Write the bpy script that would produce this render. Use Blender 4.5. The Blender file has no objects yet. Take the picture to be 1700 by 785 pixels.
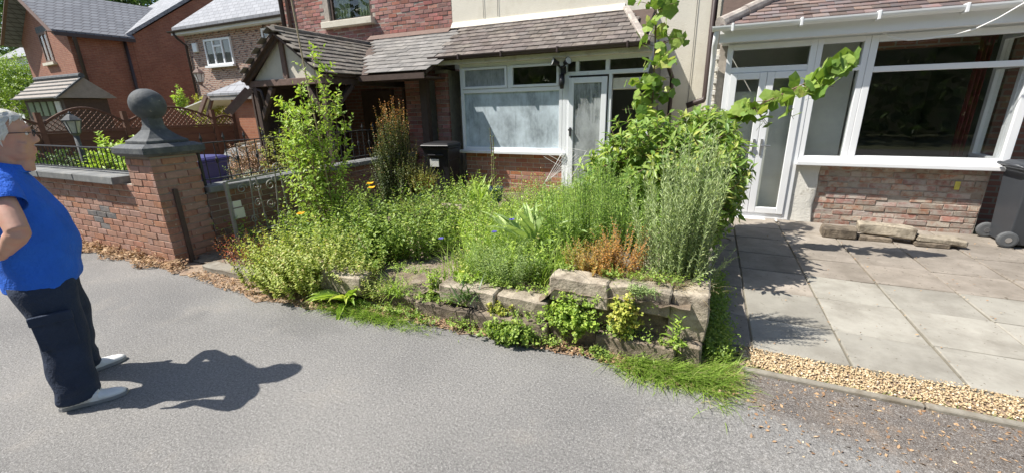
import bpy, bmesh, math, random
import numpy as np
from mathutils import Vector, Matrix

S = bpy.context.scene
C = S.collection
PI = math.pi

# ---------------------------------------------------------------- camera, sky, sun, exposure
def set_camera(yaw, pitch, roll, height, fpx):
    cam = bpy.data.cameras.new('camera')
    o = bpy.data.objects.new('camera', cam); C.objects.link(o)
    y, p, r = (math.radians(a) for a in (yaw, pitch, roll))
    fw = Vector((math.sin(y)*math.cos(p), math.cos(y)*math.cos(p), -math.sin(p)))
    rt = Vector((math.cos(y), -math.sin(y), 0)); dn = fw.cross(rt)
    r1 = rt*math.cos(r) + dn*math.sin(r); d1 = dn*math.cos(r) - rt*math.sin(r)
    m = Matrix((r1, -d1, -fw)).transposed().to_4x4()
    m.translation = (0, 0, height); o.matrix_world = m
    cam.sensor_width = 36; cam.lens = 36*fpx/1700
    cam.clip_start = .05; cam.clip_end = 2000
    S.camera = o
set_camera(-24.8, 17.05, 1.2, 1.65, 703)

W = bpy.data.worlds.new('World'); S.world = W; W.use_nodes = True
wn = W.node_tree
sky = wn.nodes.new('ShaderNodeTexSky'); sky.sky_type = 'NISHITA'; sky.sun_disc = False
SUN = Vector((.63, .36, -1)).normalized()
sky.sun_elevation = math.radians(54); sky.sun_rotation = math.atan2(-.63, -.36) % (2*PI)
sky.air_density = 1.0; sky.dust_density = 1.0
wn.links.new(sky.outputs[0], wn.nodes['Background'].inputs[0])
wn.nodes['Background'].inputs[1].default_value = .10
sl = bpy.data.lights.new('sun', 'SUN'); sl.energy = 4.6; sl.angle = math.radians(.5); sl.color = (1, .95, .87)
so = bpy.data.objects.new('sun', sl); C.objects.link(so)
so.rotation_euler = SUN.to_track_quat('-Z', 'Y').to_euler(); so.location = (-6, -4, 10)
S.view_settings.view_transform = 'Standard'; S.view_settings.look = 'None'
S.view_settings.exposure = .8; S.view_settings.gamma = 1
S.view_settings.use_curve_mapping = False
S.render.engine = 'CYCLES'
S.cycles.max_bounces = 8; S.cycles.transparent_max_bounces = 12

# ---------------------------------------------------------------- scene helpers
OFF = {}
def tag(o, label, cat=None, group=None, kind=None):
    if label: o['label'] = label
    if cat: o['category'] = cat
    if group: o['group'] = group
    if kind: o['kind'] = kind
    return o
def thing(name, label, cat, base=(0, 0, 0), group=None):
    o = bpy.data.objects.new(name, None); C.objects.link(o)
    o.empty_display_size = .1; o.location = base
    OFF[o.name] = Vector(base)
    return tag(o, label, cat, group)
def link_obj(name, me, parent=None, loc=None):
    o = bpy.data.objects.new(name, me); C.objects.link(o)
    if parent is not None:
        o.parent = parent; OFF[o.name] = OFF[parent.name]
        if loc is not None: o.location = Vector(loc) - OFF[parent.name]
    else:
        OFF[o.name] = Vector((0, 0, 0))
        if loc is not None: o.location = loc
    return o
def piece(name, me, parent, loc, mat3=None, scale=None):
    o = bpy.data.objects.new(name, me); C.objects.link(o); o.parent = parent
    m = Matrix.Translation(Vector(loc) - OFF[parent.name])
    if mat3 is not None: m = m @ mat3.to_4x4()
    if scale is not None: m = m @ Matrix.Diagonal((*scale, 1))
    o.matrix_basis = m
    return o

class MB:
    def __init__(s): s.v = []; s.f = []; s.sm = False
    def add(s, vs, fs):
        n = len(s.v); s.v += [tuple(v) for v in vs]; s.f += [tuple(i+n for i in f) for f in fs]; return s
    def box(s, x0, y0, z0, x1, y1, z1):
        return s.add([(x0,y0,z0),(x1,y0,z0),(x1,y1,z0),(x0,y1,z0),(x0,y0,z1),(x1,y0,z1),(x1,y1,z1),(x0,y1,z1)],
                     [(0,3,2,1),(4,5,6,7),(0,1,5,4),(1,2,6,5),(2,3,7,6),(3,0,4,7)])
    def obox(s, c, size, m=None):
        c = Vector(c); h = [a/2 for a in size]; vs = []
        for z in (-1, 1):
            for x, y in ((-1,-1),(1,-1),(1,1),(-1,1)):
                v = Vector((x*h[0], y*h[1], z*h[2]))
                if m is not None: v = m @ v
                vs.append(c+v)
        return s.add(vs, [(0,3,2,1),(4,5,6,7),(0,1,5,4),(1,2,6,5),(2,3,7,6),(3,0,4,7)])
    def beam(s, a, b, w, h, up=(0,0,1)):
        a = Vector(a); b = Vector(b); d = (b-a); L = d.length; d.normalize()
        u = Vector(up); sd = d.cross(u).normalized(); u = sd.cross(d)
        return s.obox((a+b)/2, (L, w, h), Matrix((d, sd, u)).transposed())
    def tube(s, path, r, n=8, cap=True):
        path = [Vector(p) for p in path]; rs = r if isinstance(r, (list, tuple)) else [r]*len(path)
        rings = []; ref = None
        for i, p in enumerate(path):
            t = (path[min(i+1, len(path)-1)] - path[max(i-1, 0)]).normalized()
            if ref is None: ref = t.orthogonal().normalized()
            ref = (ref - t*ref.dot(t)).normalized(); b = t.cross(ref)
            rings.append([p + (ref*math.cos(k*2*PI/n) + b*math.sin(k*2*PI/n))*rs[i] for k in range(n)])
        return s.loft(rings, cap)
    def loft(s, rings, cap=True):
        n = len(rings[0]); vs = [v for r in rings for v in r]; fs = []
        for i in range(len(rings)-1):
            for k in range(n):
                a = i*n+k; b = i*n+(k+1) % n; fs.append((a, b, b+n, a+n))
        if cap: fs.append(tuple(range(n-1, -1, -1))); fs.append(tuple(range((len(rings)-1)*n, len(rings)*n)))
        return s.add(vs, fs)
    def lathe(s, c, prof, n=20, sq=False):
        c = Vector(c); rings = []
        for r, z in prof:
            rings.append([c+Vector((r*math.cos((k+.5)*2*PI/n), r*math.sin((k+.5)*2*PI/n), z)) for k in range(n)])
        return s.loft(rings)
    def prism(s, pts, ext):
        ext = Vector(ext); p = [Vector(a) for a in pts]; n = len(p)
        return s.add(p+[a+ext for a in p], [tuple(range(n-1,-1,-1)), tuple(range(n, 2*n))] + [(i, (i+1) % n, (i+1) % n+n, i+n) for i in range(n)])
    def poly(s, pts): return s.add(pts, [tuple(range(len(pts)))])
    def mesh(s, name, mt=None, smooth=False, off=None):
        me = bpy.data.meshes.new(name)
        vs = s.v if off is None else [(a-off[0], b-off[1], c-off[2]) for a, b, c in s.v]
        me.from_pydata(vs, [], s.f)
        bm = bmesh.new(); bm.from_mesh(me); bmesh.ops.recalc_face_normals(bm, faces=bm.faces); bm.to_mesh(me); bm.free()
        if mt: me.materials.append(mt)
        if smooth: me.shade_smooth()
        return me
def part(name, mb, mt, parent=None, bev=0, smooth=False, kind=None, label=None):
    off = OFF[parent.name] if parent is not None else None
    o = link_obj(name, mb.mesh(name, mt, smooth, off), parent)
    if bev:
        b = o.modifiers.new('bevel', 'BEVEL'); b.width = bev; b.segments = 2; b.limit_method = 'ANGLE'; b.angle_limit = .7
    if kind: o['kind'] = kind
    if label: o['label'] = label
    return o

# fast numpy mesh
def npmesh(name, V, F, mt, tint=None, smooth=False):
    me = bpy.data.meshes.new(name)
    V = np.asarray(V, np.float32).reshape(-1, 3); F = np.asarray(F, np.int32)
    k = F.shape[1]
    me.vertices.add(len(V)); me.vertices.foreach_set('co', V.ravel())
    me.loops.add(F.size); me.loops.foreach_set('vertex_index', F.ravel())
    me.polygons.add(len(F)); me.polygons.foreach_set('loop_start', np.arange(0, F.size, k, dtype=np.int32))
    if smooth: me.polygons.foreach_set('use_smooth', np.ones(len(F), bool))
    if tint is not None:
        at = me.attributes.new('tint', 'FLOAT', 'POINT'); at.data.foreach_set('value', np.asarray(tint, np.float32).ravel())
    me.update(calc_edges=True)
    me.materials.append(mt)
    return me

# ---------------------------------------------------------------- materials
def _new(name):
    m = bpy.data.materials.new(name); m.use_nodes = True
    nt = m.node_tree; b = nt.nodes['Principled BSDF']
    return m, nt, b
def N(nt, t, **kw):
    n = nt.nodes.new(t)
    for k, v in kw.items():
        if k.startswith('i_'): n.inputs[int(k[2:]) if k[2:].isdigit() else k[2:]].default_value = v
        else: setattr(n, k, v)
    return n
def c4(c, f=1): return (min(c[0]*f, 1), min(c[1]*f, 1), min(c[2]*f, 1), 1)
def mixc(nt, fac, a, b, mode='MIX'):
    m = N(nt, 'ShaderNodeMix', data_type='RGBA', blend_type=mode)
    for sock, v in ((0, fac), (6, a), (7, b)):
        if isinstance(v, (int, float)): m.inputs[sock].default_value = v
        elif isinstance(v, tuple): m.inputs[sock].default_value = v
        else: nt.links.new(v, m.inputs[sock])
    return m.outputs[2]
def noise(nt, vec, scale, detail=4, rough=.6, stretch=None):
    if stretch:
        mp = N(nt, 'ShaderNodeMapping'); mp.inputs['Scale'].default_value = stretch
        nt.links.new(vec, mp.inputs[0]); vec = mp.outputs[0]
    n = N(nt, 'ShaderNodeTexNoise'); n.inputs['Scale'].default_value = scale; n.inputs['Detail'].default_value = detail
    n.inputs['Roughness'].default_value = rough
    nt.links.new(vec, n.inputs[0]); return n.outputs[0]
def ramp(nt, v, stops):
    r = N(nt, 'ShaderNodeValToRGB'); e = r.color_ramp.elements
    while len(e) < len(stops): e.new(.5)
    for i, (p, c) in enumerate(stops):
        e[i].position = p; e[i].color = c if len(c) == 4 else (*c, 1)
    nt.links.new(v, r.inputs[0]); return r.outputs[0]
def mat(name, col, rough=.7, var=.2, scale=6, col2=None, c2lo=.45, c2hi=.65, c2scale=3, bump=.2, bscale=60, bdist=.004, metal=0, rnd=0, hue=0, spec=.4, speck=None):
    m, nt, b = _new(name)
    tc = N(nt, 'ShaderNodeTexCoord'); vec = tc.outputs['Object']
    if rnd:
        oi = N(nt, 'ShaderNodeObjectInfo')
        va = N(nt, 'ShaderNodeVectorMath', operation='MULTIPLY_ADD'); va.inputs[1].default_value = (1, 1, 1)
        sc = N(nt, 'ShaderNodeMath', operation='MULTIPLY', i_1=37.0); nt.links.new(oi.outputs['Random'], sc.inputs[0])
        nt.links.new(vec, va.inputs[0]); nt.links.new(sc.outputs[0], va.inputs[2]); vec = va.outputs[0]
    col_s = ramp(nt, noise(nt, vec, scale, 5, .65), [(.25, c4(col, 1-var)), (.75, c4(col, 1+var))])
    if col2 is not None:
        f = ramp(nt, noise(nt, vec, c2scale, 6, .7), [(c2lo, (0,0,0)), (c2hi, (1,1,1))])
        col_s = mixc(nt, f, col_s, c4(col2))
    if speck is not None:   # (colour, scale, threshold)
        f = ramp(nt, noise(nt, vec, speck[1], 2, .5), [(speck[2], (0,0,0)), (speck[2]+.06, (1,1,1))])
        col_s = mixc(nt, f, col_s, c4(speck[0]))
    if rnd:
        hs = N(nt, 'ShaderNodeHueSaturation')
        mr = N(nt, 'ShaderNodeMapRange'); mr.inputs[3].default_value = 1-rnd; mr.inputs[4].default_value = 1+rnd
        nt.links.new(oi.outputs['Random'], mr.inputs[0]); nt.links.new(mr.outputs[0], hs.inputs['Value'])
        if hue:
            w = N(nt, 'ShaderNodeTexWhiteNoise', noise_dimensions='1D'); nt.links.new(sc.outputs[0], w.inputs['W'])
            m2 = N(nt, 'ShaderNodeMapRange'); m2.inputs[3].default_value = .5-hue; m2.inputs[4].default_value = .5+hue
            nt.links.new(w.outputs[0], m2.inputs[0]); nt.links.new(m2.outputs[0], hs.inputs['Hue'])
            m3 = N(nt, 'ShaderNodeMapRange'); m3.inputs[3].default_value = .7; m3.inputs[4].default_value = 1.15
            nt.links.new(w.outputs[1], m3.inputs[0]); nt.links.new(m3.outputs[0], hs.inputs['Saturation'])
        nt.links.new(col_s, hs.inputs['Color']); col_s = hs.outputs[0]
    nt.links.new(col_s, b.inputs['Base Color'])
    b.inputs['Roughness'].default_value = rough; b.inputs['Metallic'].default_value = metal
    b.inputs['Specular IOR Level'].default_value = spec
    if bump:
        bp = N(nt, 'ShaderNodeBump'); bp.inputs['Strength'].default_value = bump; bp.inputs['Distance'].default_value = bdist
        nt.links.new(noise(nt, vec, bscale, 5, .7), bp.inputs['Height']); nt.links.new(bp.outputs[0], b.inputs['Normal'])
    return m
def brickmat(name, a, b_, mortar, scale=1.0, bw=.225, bh=.075, ms=.012, var=.25, dark=None):
    m, nt, b = _new(name)
    tc = N(nt, 'ShaderNodeTexCoord'); sp = N(nt, 'ShaderNodeSeparateXYZ'); nt.links.new(tc.outputs['Object'], sp.inputs[0])
    ad = N(nt, 'ShaderNodeMath', operation='ADD'); nt.links.new(sp.outputs[0], ad.inputs[0]); nt.links.new(sp.outputs[1], ad.inputs[1])
    cb = N(nt, 'ShaderNodeCombineXYZ'); nt.links.new(ad.outputs[0], cb.inputs[0]); nt.links.new(sp.outputs[2], cb.inputs[1])
    br = N(nt, 'ShaderNodeTexBrick'); nt.links.new(cb.outputs[0], br.inputs[0])
    br.inputs['Scale'].default_value = 1; br.inputs['Brick Width'].default_value = bw*scale; br.inputs['Row Height'].default_value = bh*scale
    br.inputs['Mortar Size'].default_value = ms; br.inputs['Color1'].default_value = c4(a); br.inputs['Color2'].default_value = c4(b_); br.inputs['Mortar'].default_value = c4(mortar)
    br.inputs['Bias'].default_value = 0; br.inputs['Mortar Smooth'].default_value = .2
    nv = ramp(nt, noise(nt, tc.outputs['Object'], 1.3, 6, .7), [(.3, c4((1-var,)*3)), (.7, c4((1,)*3))])
    col = mixc(nt, 1.0, br.outputs['Color'], nv, 'MULTIPLY')
    if dark:
        f = ramp(nt, noise(nt, cb.outputs[0], 5, 2, .5, (1, 3, 1)), [(.56, (0,0,0)), (.62, (1,1,1))]); col = mixc(nt, f, col, c4(dark))
    nt.links.new(col, b.inputs['Base Color']); b.inputs['Roughness'].default_value = .85
    bp = N(nt, 'ShaderNodeBump'); bp.inputs['Strength'].default_value = .5; bp.inputs['Distance'].default_value = .006; bp.invert = True
    nt.links.new(br.outputs['Fac'], bp.inputs['Height']); nt.links.new(bp.outputs[0], b.inputs['Normal'])
    return m
def leafmat(name, c1, c2, c3=None, trans=.4, rough=.45, single=False, pos3=.85):
    m, nt, b = _new(name); nt.nodes.remove(b); out = nt.nodes['Material Output']
    if single:
        src = N(nt, 'ShaderNodeObjectInfo').outputs['Random']
    else:
        src = N(nt, 'ShaderNodeAttribute', attribute_name='tint').outputs['Fac']
    st = [(0, c4(c1)), (pos3, c4(c2))] + ([(1, c4(c3))] if c3 else [])
    col = ramp(nt, src, st)
    pr = N(nt, 'ShaderNodeBsdfPrincipled'); pr.inputs['Roughness'].default_value = rough; pr.inputs['Specular IOR Level'].default_value = .35
    nt.links.new(col, pr.inputs['Base Color'])
    tr = N(nt, 'ShaderNodeBsdfTranslucent')
    tcol = mixc(nt, 1.0, col, (1.0, 1.05, .55, 1), 'MULTIPLY'); nt.links.new(tcol, tr.inputs[0])
    mx = N(nt, 'ShaderNodeMixShader'); mx.inputs[0].default_value = trans
    nt.links.new(pr.outputs[0], mx.inputs[1]); nt.links.new(tr.outputs[0], mx.inputs[2]); nt.links.new(mx.outputs[0], out.inputs[0])
    return m
def glassmat(name, tint=(.8, .85, .83), refl=1.0, smear=None):
    m, nt, b = _new(name); nt.nodes.remove(b); out = nt.nodes['Material Output']
    tr = N(nt, 'ShaderNodeBsdfTransparent'); tr.inputs[0].default_value = c4(tint)
    gl = N(nt, 'ShaderNodeBsdfGlossy'); gl.inputs['Roughness'].default_value = .01
    fr = N(nt, 'ShaderNodeFresnel'); ge = N(nt, 'ShaderNodeNewGeometry')   # same Fresnel on both faces of a thin pane
    io = N(nt, 'ShaderNodeMapRange'); io.inputs[3].default_value = 1.55; io.inputs[4].default_value = 1/1.55
    nt.links.new(ge.outputs['Backfacing'], io.inputs[0]); nt.links.new(io.outputs[0], fr.inputs[0])
    mu = N(nt, 'ShaderNodeMath', operation='MULTIPLY', i_1=refl); nt.links.new(fr.outputs[0], mu.inputs[0])
    mx = N(nt, 'ShaderNodeMixShader'); nt.links.new(mu.outputs[0], mx.inputs[0]); nt.links.new(tr.outputs[0], mx.inputs[1]); nt.links.new(gl.outputs[0], mx.inputs[2])
    res = mx.outputs[0]
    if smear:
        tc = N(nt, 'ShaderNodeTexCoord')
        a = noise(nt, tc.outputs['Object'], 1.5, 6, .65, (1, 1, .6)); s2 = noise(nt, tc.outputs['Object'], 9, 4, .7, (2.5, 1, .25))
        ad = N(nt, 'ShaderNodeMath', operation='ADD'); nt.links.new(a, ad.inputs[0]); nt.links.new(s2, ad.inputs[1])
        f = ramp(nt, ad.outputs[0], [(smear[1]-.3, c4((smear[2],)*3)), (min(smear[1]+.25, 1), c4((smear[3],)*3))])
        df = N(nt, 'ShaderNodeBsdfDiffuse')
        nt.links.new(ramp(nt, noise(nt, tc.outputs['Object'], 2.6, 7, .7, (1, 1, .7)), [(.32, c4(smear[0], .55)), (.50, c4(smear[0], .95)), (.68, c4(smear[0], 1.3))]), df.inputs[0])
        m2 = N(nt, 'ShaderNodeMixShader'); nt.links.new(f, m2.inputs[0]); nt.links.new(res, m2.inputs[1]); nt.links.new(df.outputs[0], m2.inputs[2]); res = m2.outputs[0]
    nt.links.new(res, out.inputs[0]); return m

def asphalt(name='asphalt', edge=False):
    m, nt, b = _new(name); tc = N(nt, 'ShaderNodeTexCoord'); v = tc.outputs['Object']
    base = ramp(nt, noise(nt, v, .55, 5, .6), [(.30, (.155, .152, .150)), (.50, (.22, .214, .205)), (.72, (.285, .275, .26))])
    # long worn lanes and dusty patches
    base = mixc(nt, ramp(nt, noise(nt, v, .9, 4, .6, (.25, 1.6, 1)), [(.5, (0,0,0)), (.75, (.6,.6,.6))]), base, (.15, .147, .145, 1))
    base = mixc(nt, ramp(nt, noise(nt, v, 2.2, 5, .7), [(.56, (0,0,0)), (.78, (.55,.55,.55))]), base, (.30, .275, .24, 1))
    base = mixc(nt, ramp(nt, noise(nt, v, .8, 3, .5), [(.60, (0,0,0)), (.68, (.5,.5,.5))]), base, (.12, .118, .115, 1))
    if edge:   # towards the house the surface turns into older, browner tarmac with a frayed limit
        sp = N(nt, 'ShaderNodeSeparateXYZ'); nt.links.new(v, sp.inputs[0])
        a = N(nt, 'ShaderNodeMath', operation='MULTIPLY_ADD', i_1=.26); nt.links.new(sp.outputs[0], a.inputs[0]); nt.links.new(sp.outputs[1], a.inputs[2])
        a2 = N(nt, 'ShaderNodeMath', operation='MULTIPLY_ADD', i_1=.42); nt.links.new(noise(nt, v, 5, 6, .75), a2.inputs[0]); nt.links.new(a.outputs[0], a2.inputs[2])
        sb = N(nt, 'ShaderNodeMath', operation='SUBTRACT', i_1=2.60); nt.links.new(a2.outputs[0], sb.inputs[0])
        brown = ramp(nt, noise(nt, v, 6, 6, .7), [(.35, (.115, .10, .09)), (.55, (.165, .14, .12)), (.72, (.27, .20, .145))])
        base = mixc(nt, ramp(nt, sb.outputs[0], [(.0, (0,0,0)), (.14, (1,1,1))]), base, brown)
    g1 = noise(nt, v, 72, 4, .75); g2 = noise(nt, v, 190, 2, .5)
    base = mixc(nt, 1.0, base, ramp(nt, g1, [(.30, (.42,.42,.42)), (.50, (.90,.90,.90)), (.66, (1.0,1.0,1.0))]), 'MULTIPLY')
    base = mixc(nt, ramp(nt, g1, [(.56, (0,0,0)), (.70, (.75,.75,.75))]), base, (.45, .44, .42, 1))
    base = mixc(nt, ramp(nt, g2, [(.54, (0,0,0)), (.68, (.7,.7,.7))]), base, (.42, .41, .39, 1))
    nt.links.new(base, b.inputs['Base Color']); b.inputs['Roughness'].default_value = .9; b.inputs['Specular IOR Level'].default_value = .3
    bp = N(nt, 'ShaderNodeBump'); bp.inputs['Strength'].default_value = 1; bp.inputs['Distance'].default_value = .008
    nt.links.new(g1, bp.inputs['Height']); nt.links.new(bp.outputs[0], b.inputs['Normal']); return m
M = {}
M['asphalt'] = asphalt()
M['old_tarmac'] = asphalt('old_tarmac', True)
M['soil'] = mat('soil', (.20, .155, .11), .95, .35, 9, col2=(.33, .28, .22), c2lo=.45, c2hi=.7, c2scale=6, bump=1, bscale=45, bdist=.02)
M['verge'] = mat('verge', (.27, .19, .135), .95, .35, 14, col2=(.38, .30, .22), c2lo=.45, c2hi=.65, c2scale=11, bump=1, bscale=80, bdist=.012)
M['ground'] = mat('ground', (.13, .14, .07), .95, .3, 1, bump=0)
M['flag_pale'] = mat('flag_pale', (.32, .305, .265), .85, .16, 3, col2=(.21, .195, .165), c2lo=.42, c2hi=.72, c2scale=2.8, bump=.5, bscale=90, bdist=.004, rnd=.12, speck=((.16, .14, .11), 38, .68))
M['flag_old'] = mat('flag_old', (.30, .265, .225), .9, .2, 4, col2=(.19, .165, .135), c2lo=.4, c2hi=.7, c2scale=2.6, bump=.6, bscale=70, bdist=.005, rnd=.13, speck=((.13, .11, .085), 30, .66))
M['joint'] = mat('joint', (.17, .155, .12), .95, .3, 9, bump=.5)
M['kerb'] = mat('kerb', (.26, .24, .20), .9, .3, 6, col2=(.17, .145, .11), c2scale=5, bump=.6, bscale=60, bdist=.006)
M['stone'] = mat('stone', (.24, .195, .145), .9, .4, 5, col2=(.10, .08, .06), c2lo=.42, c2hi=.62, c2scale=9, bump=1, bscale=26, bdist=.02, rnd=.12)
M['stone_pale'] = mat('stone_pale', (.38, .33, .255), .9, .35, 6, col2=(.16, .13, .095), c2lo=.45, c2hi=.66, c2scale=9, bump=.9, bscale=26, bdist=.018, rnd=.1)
M['gravel'] = leafmat('gravel', (.42, .30, .165), (.60, .47, .30), (.74, .65, .50), trans=0, rough=.8)
M['litter'] = leafmat('litter', (.26, .15, .085), (.46, .31, .18), (.62, .48, .32), trans=.1, rough=.85)
M['brick_new'] = mat('brick_new', (.36, .155, .095), .85, .18, 14, col2=(.27, .11, .075), c2lo=.5, c2hi=.75, c2scale=8, bump=.4, bscale=90, rnd=.16, hue=.008)
M['brick_old'] = mat('brick_old', (.315, .155, .115), .88, .28, 12, col2=(.40, .34, .285), c2lo=.40, c2hi=.56, c2scale=9, bump=.7, bscale=50, bdist=.006, rnd=.26, hue=.012)
M['brick_upper'] = mat('brick_upper', (.30, .125, .10), .88, .25, 14, col2=(.17, .10, .09), c2lo=.5, c2hi=.75, c2scale=6, bump=.5, bscale=70, rnd=.28, hue=.012)
M['brick_pillar'] = mat('brick_pillar', (.335, .172, .115), .85, .25, 14, col2=(.24, .13, .095), c2lo=.5, c2hi=.75, c2scale=8, bump=.5, bscale=90, rnd=.09, hue=.005, speck=((.45, .36, .28), 26, .67))
M['mortar'] = mat('mortar', (.42, .37, .31), .95, .2, 20, bump=.6, bscale=120)
M['mortar_grey'] = mat('mortar_grey', (.36, .32, .275), .95, .25, 14, bump=.7, bscale=80)
M['brickwall'] = brickmat('brickwall', (.35, .15, .095), (.28, .115, .075), (.33, .28, .23))
M['brick_far'] = brickmat('brick_far', (.37, .15, .09), (.30, .115, .072), (.36, .21, .145), ms=.010, var=.35, dark=(.25, .10, .07))
M['brick_mottled'] = brickmat('brick_mottled', (.40, .22, .16), (.36, .19, .14), (.50, .43, .36), ms=.014, var=.2, dark=(.10, .075, .075))
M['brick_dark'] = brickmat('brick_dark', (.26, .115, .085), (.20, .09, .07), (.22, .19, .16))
M['render'] = mat('render', (.70, .66, .56), .9, .06, 2, col2=(.60, .555, .45), c2lo=.52, c2hi=.75, c2scale=2.5, bump=.8, bscale=45, bdist=.008)
M['render_white'] = mat('render_white', (.70, .68, .62), .88, .08, 5, col2=(.45, .42, .36), c2lo=.56, c2hi=.68, c2scale=5, bump=.8, bscale=30, bdist=.01)
M['upvc'] = mat('upvc', (.80, .81, .82), .35, .02, 3, bump=0, spec=.5)
M['white_paint'] = mat('white_paint', (.74, .76, .78), .5, .04, 3, col2=(.60, .60, .57), c2lo=.6, c2hi=.75, c2scale=4, bump=.15, bscale=30)
M['cream'] = mat('cream', (.62, .58, .48), .7, .1, 4, col2=(.45, .40, .31), c2lo=.55, c2hi=.72, c2scale=5, bump=.3)
M['tile_brown'] = mat('tile_brown', (.13, .108, .096), .85, .28, 9, col2=(.205, .18, .158), c2lo=.48, c2hi=.7, c2scale=7, bump=.6, bscale=70, bdist=.004, rnd=.25, hue=.015)
M['tile_slate'] = mat('tile_slate', (.18, .172, .162), .75, .18, 8, col2=(.27, .255, .235), c2lo=.5, c2hi=.7, c2scale=5, bump=.5, bscale=50, bdist=.004, rnd=.2, hue=.01)
M['tile_porch'] = mat('tile_porch', (.145, .128, .11), .85, .3, 9, col2=(.23, .21, .175), c2lo=.45, c2hi=.65, c2scale=6, bump=.7, bscale=50, bdist=.005, rnd=.25, hue=.01)
M['tile_red'] = mat('tile_red', (.175, .12, .105), .8, .2, 9, col2=(.15, .13, .13), c2lo=.45, c2hi=.6, c2scale=3, bump=.5, bscale=60, rnd=.35, hue=.02)
M['hip'] = mat('hip', (.34, .30, .27), .9, .2, 8, col2=(.5, .46, .4), c2lo=.5, c2hi=.65, c2scale=8, bump=.7)
M['slate_far'] = brickmat('slate_far', (.22, .23, .25), (.17, .18, .20), (.09, .09, .10), bw=.3, bh=.16, ms=.02, var=.2)
M['slate_pale'] = brickmat('slate_pale', (.33, .34, .36), (.27, .28, .30), (.18, .18, .19), bw=.34, bh=.2, ms=.014, var=.2)
M['brown_plastic'] = mat('brown_plastic', (.055, .038, .035), .45, .1, 5, bump=0)
M['timber_dark'] = mat('timber_dark', (.075, .05, .04), .7, .25, 12, bump=.4, bscale=40)
M['timber_brown'] = mat('timber_brown', (.16, .105, .085), .75, .25, 14, bump=.4, bscale=40)
M['fence'] = mat('fence', (.12, .065, .042), .85, .25, 10, bump=.4, bscale=40, rnd=.15)
M['iron'] = mat('iron', (.035, .035, .037), .5, .2, 20, bump=.2, bscale=80)
M['iron_grey'] = mat('iron_grey', (.25, .24, .22), .6, .25, 20, col2=(.24, .15, .09), c2lo=.58, c2hi=.7, c2scale=18, bump=.3, bscale=80)
M['finial'] = mat('finial', (.075, .082, .088), .75, .2, 9, col2=(.15, .155, .15), c2lo=.5, c2hi=.72, c2scale=7, bump=.6, bscale=45, bdist=.006, speck=((.24, .23, .19), 22, .68))
M['coping'] = mat('coping', (.17, .175, .172), .85, .25, 7, col2=(.28, .275, .25), c2lo=.55, c2hi=.7, c2scale=6, bump=.4, bscale=60)
M['black_plastic'] = mat('black_plastic', (.016, .016, .018), .4, .1, 5, bump=.1, bscale=200)
M['bin_grey'] = mat('bin_grey', (.045, .05, .058), .42, .1, 5, bump=.1, bscale=200)
M['rubber'] = mat('rubber', (.10, .105, .11), .7, .1, 20, bump=.2)
M['metal'] = mat('metal', (.55, .55, .56), .3, .05, 10, bump=0, metal=.9)
M['label'] = mat('label', (.62, .62, .58), .6, .05, 10, bump=0)
M['glass'] = glassmat('glass', (.96, .97, .96), 1.0)
M['glass_dark'] = glassmat('glass_dark', (.92, .93, .93), 1.0)
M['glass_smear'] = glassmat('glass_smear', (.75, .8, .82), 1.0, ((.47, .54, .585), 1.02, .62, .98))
M['glass_dusty'] = glassmat('glass_dusty', (.7, .75, .75), 1.0, ((.5, .53, .53), 1.05, .15, .6))
M['glass_lamp'] = glassmat('glass_lamp', (.85, .87, .85), 1.0, ((.75, .76, .72), .9, .4, .6))
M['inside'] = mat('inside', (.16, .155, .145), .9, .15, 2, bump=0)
M['inside_floor'] = mat('inside_floor', (.16, .13, .11), .8, .2, 2, bump=0)
M['curtain'] = mat('curtain', (.62, .63, .59), .9, .12, 3, bump=0)
M['curtain_red'] = mat('curtain_red', (.12, .014, .02), .9, .12, 3, bump=0)
M['curtain_green'] = mat('curtain_green', (.25, .30, .20), .9, .12, 3, bump=0)
M['board'] = mat('board', (.42, .35, .26), .85, .1, 4, bump=.1)
M['bark'] = mat('bark', (.14, .105, .075), .95, .3, 20, bump=.8, bscale=40, bdist=.01)
M['stem_green'] = mat('stem_green', (.13, .20, .06), .7, .2, 20, bump=0)
M['stem_brown'] = mat('stem_brown', (.20, .14, .09), .85, .25, 30, bump=.2)
M['cane'] = mat('cane', (.36, .29, .19), .7, .2, 20, bump=.2)
M['white_cable'] = mat('white_cable', (.75, .75, .73), .5, .03, 5, bump=0)
M['blue_pot'] = mat('blue_pot', (.10, .14, .20), .5, .2, 8, bump=.1)
M['purple_bin'] = mat('purple_bin', (.055, .05, .16), .45, .1, 5, bump=0)
M['orange_plastic'] = mat('orange_plastic', (.75, .22, .05), .5, .1, 5, bump=0)

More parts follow.
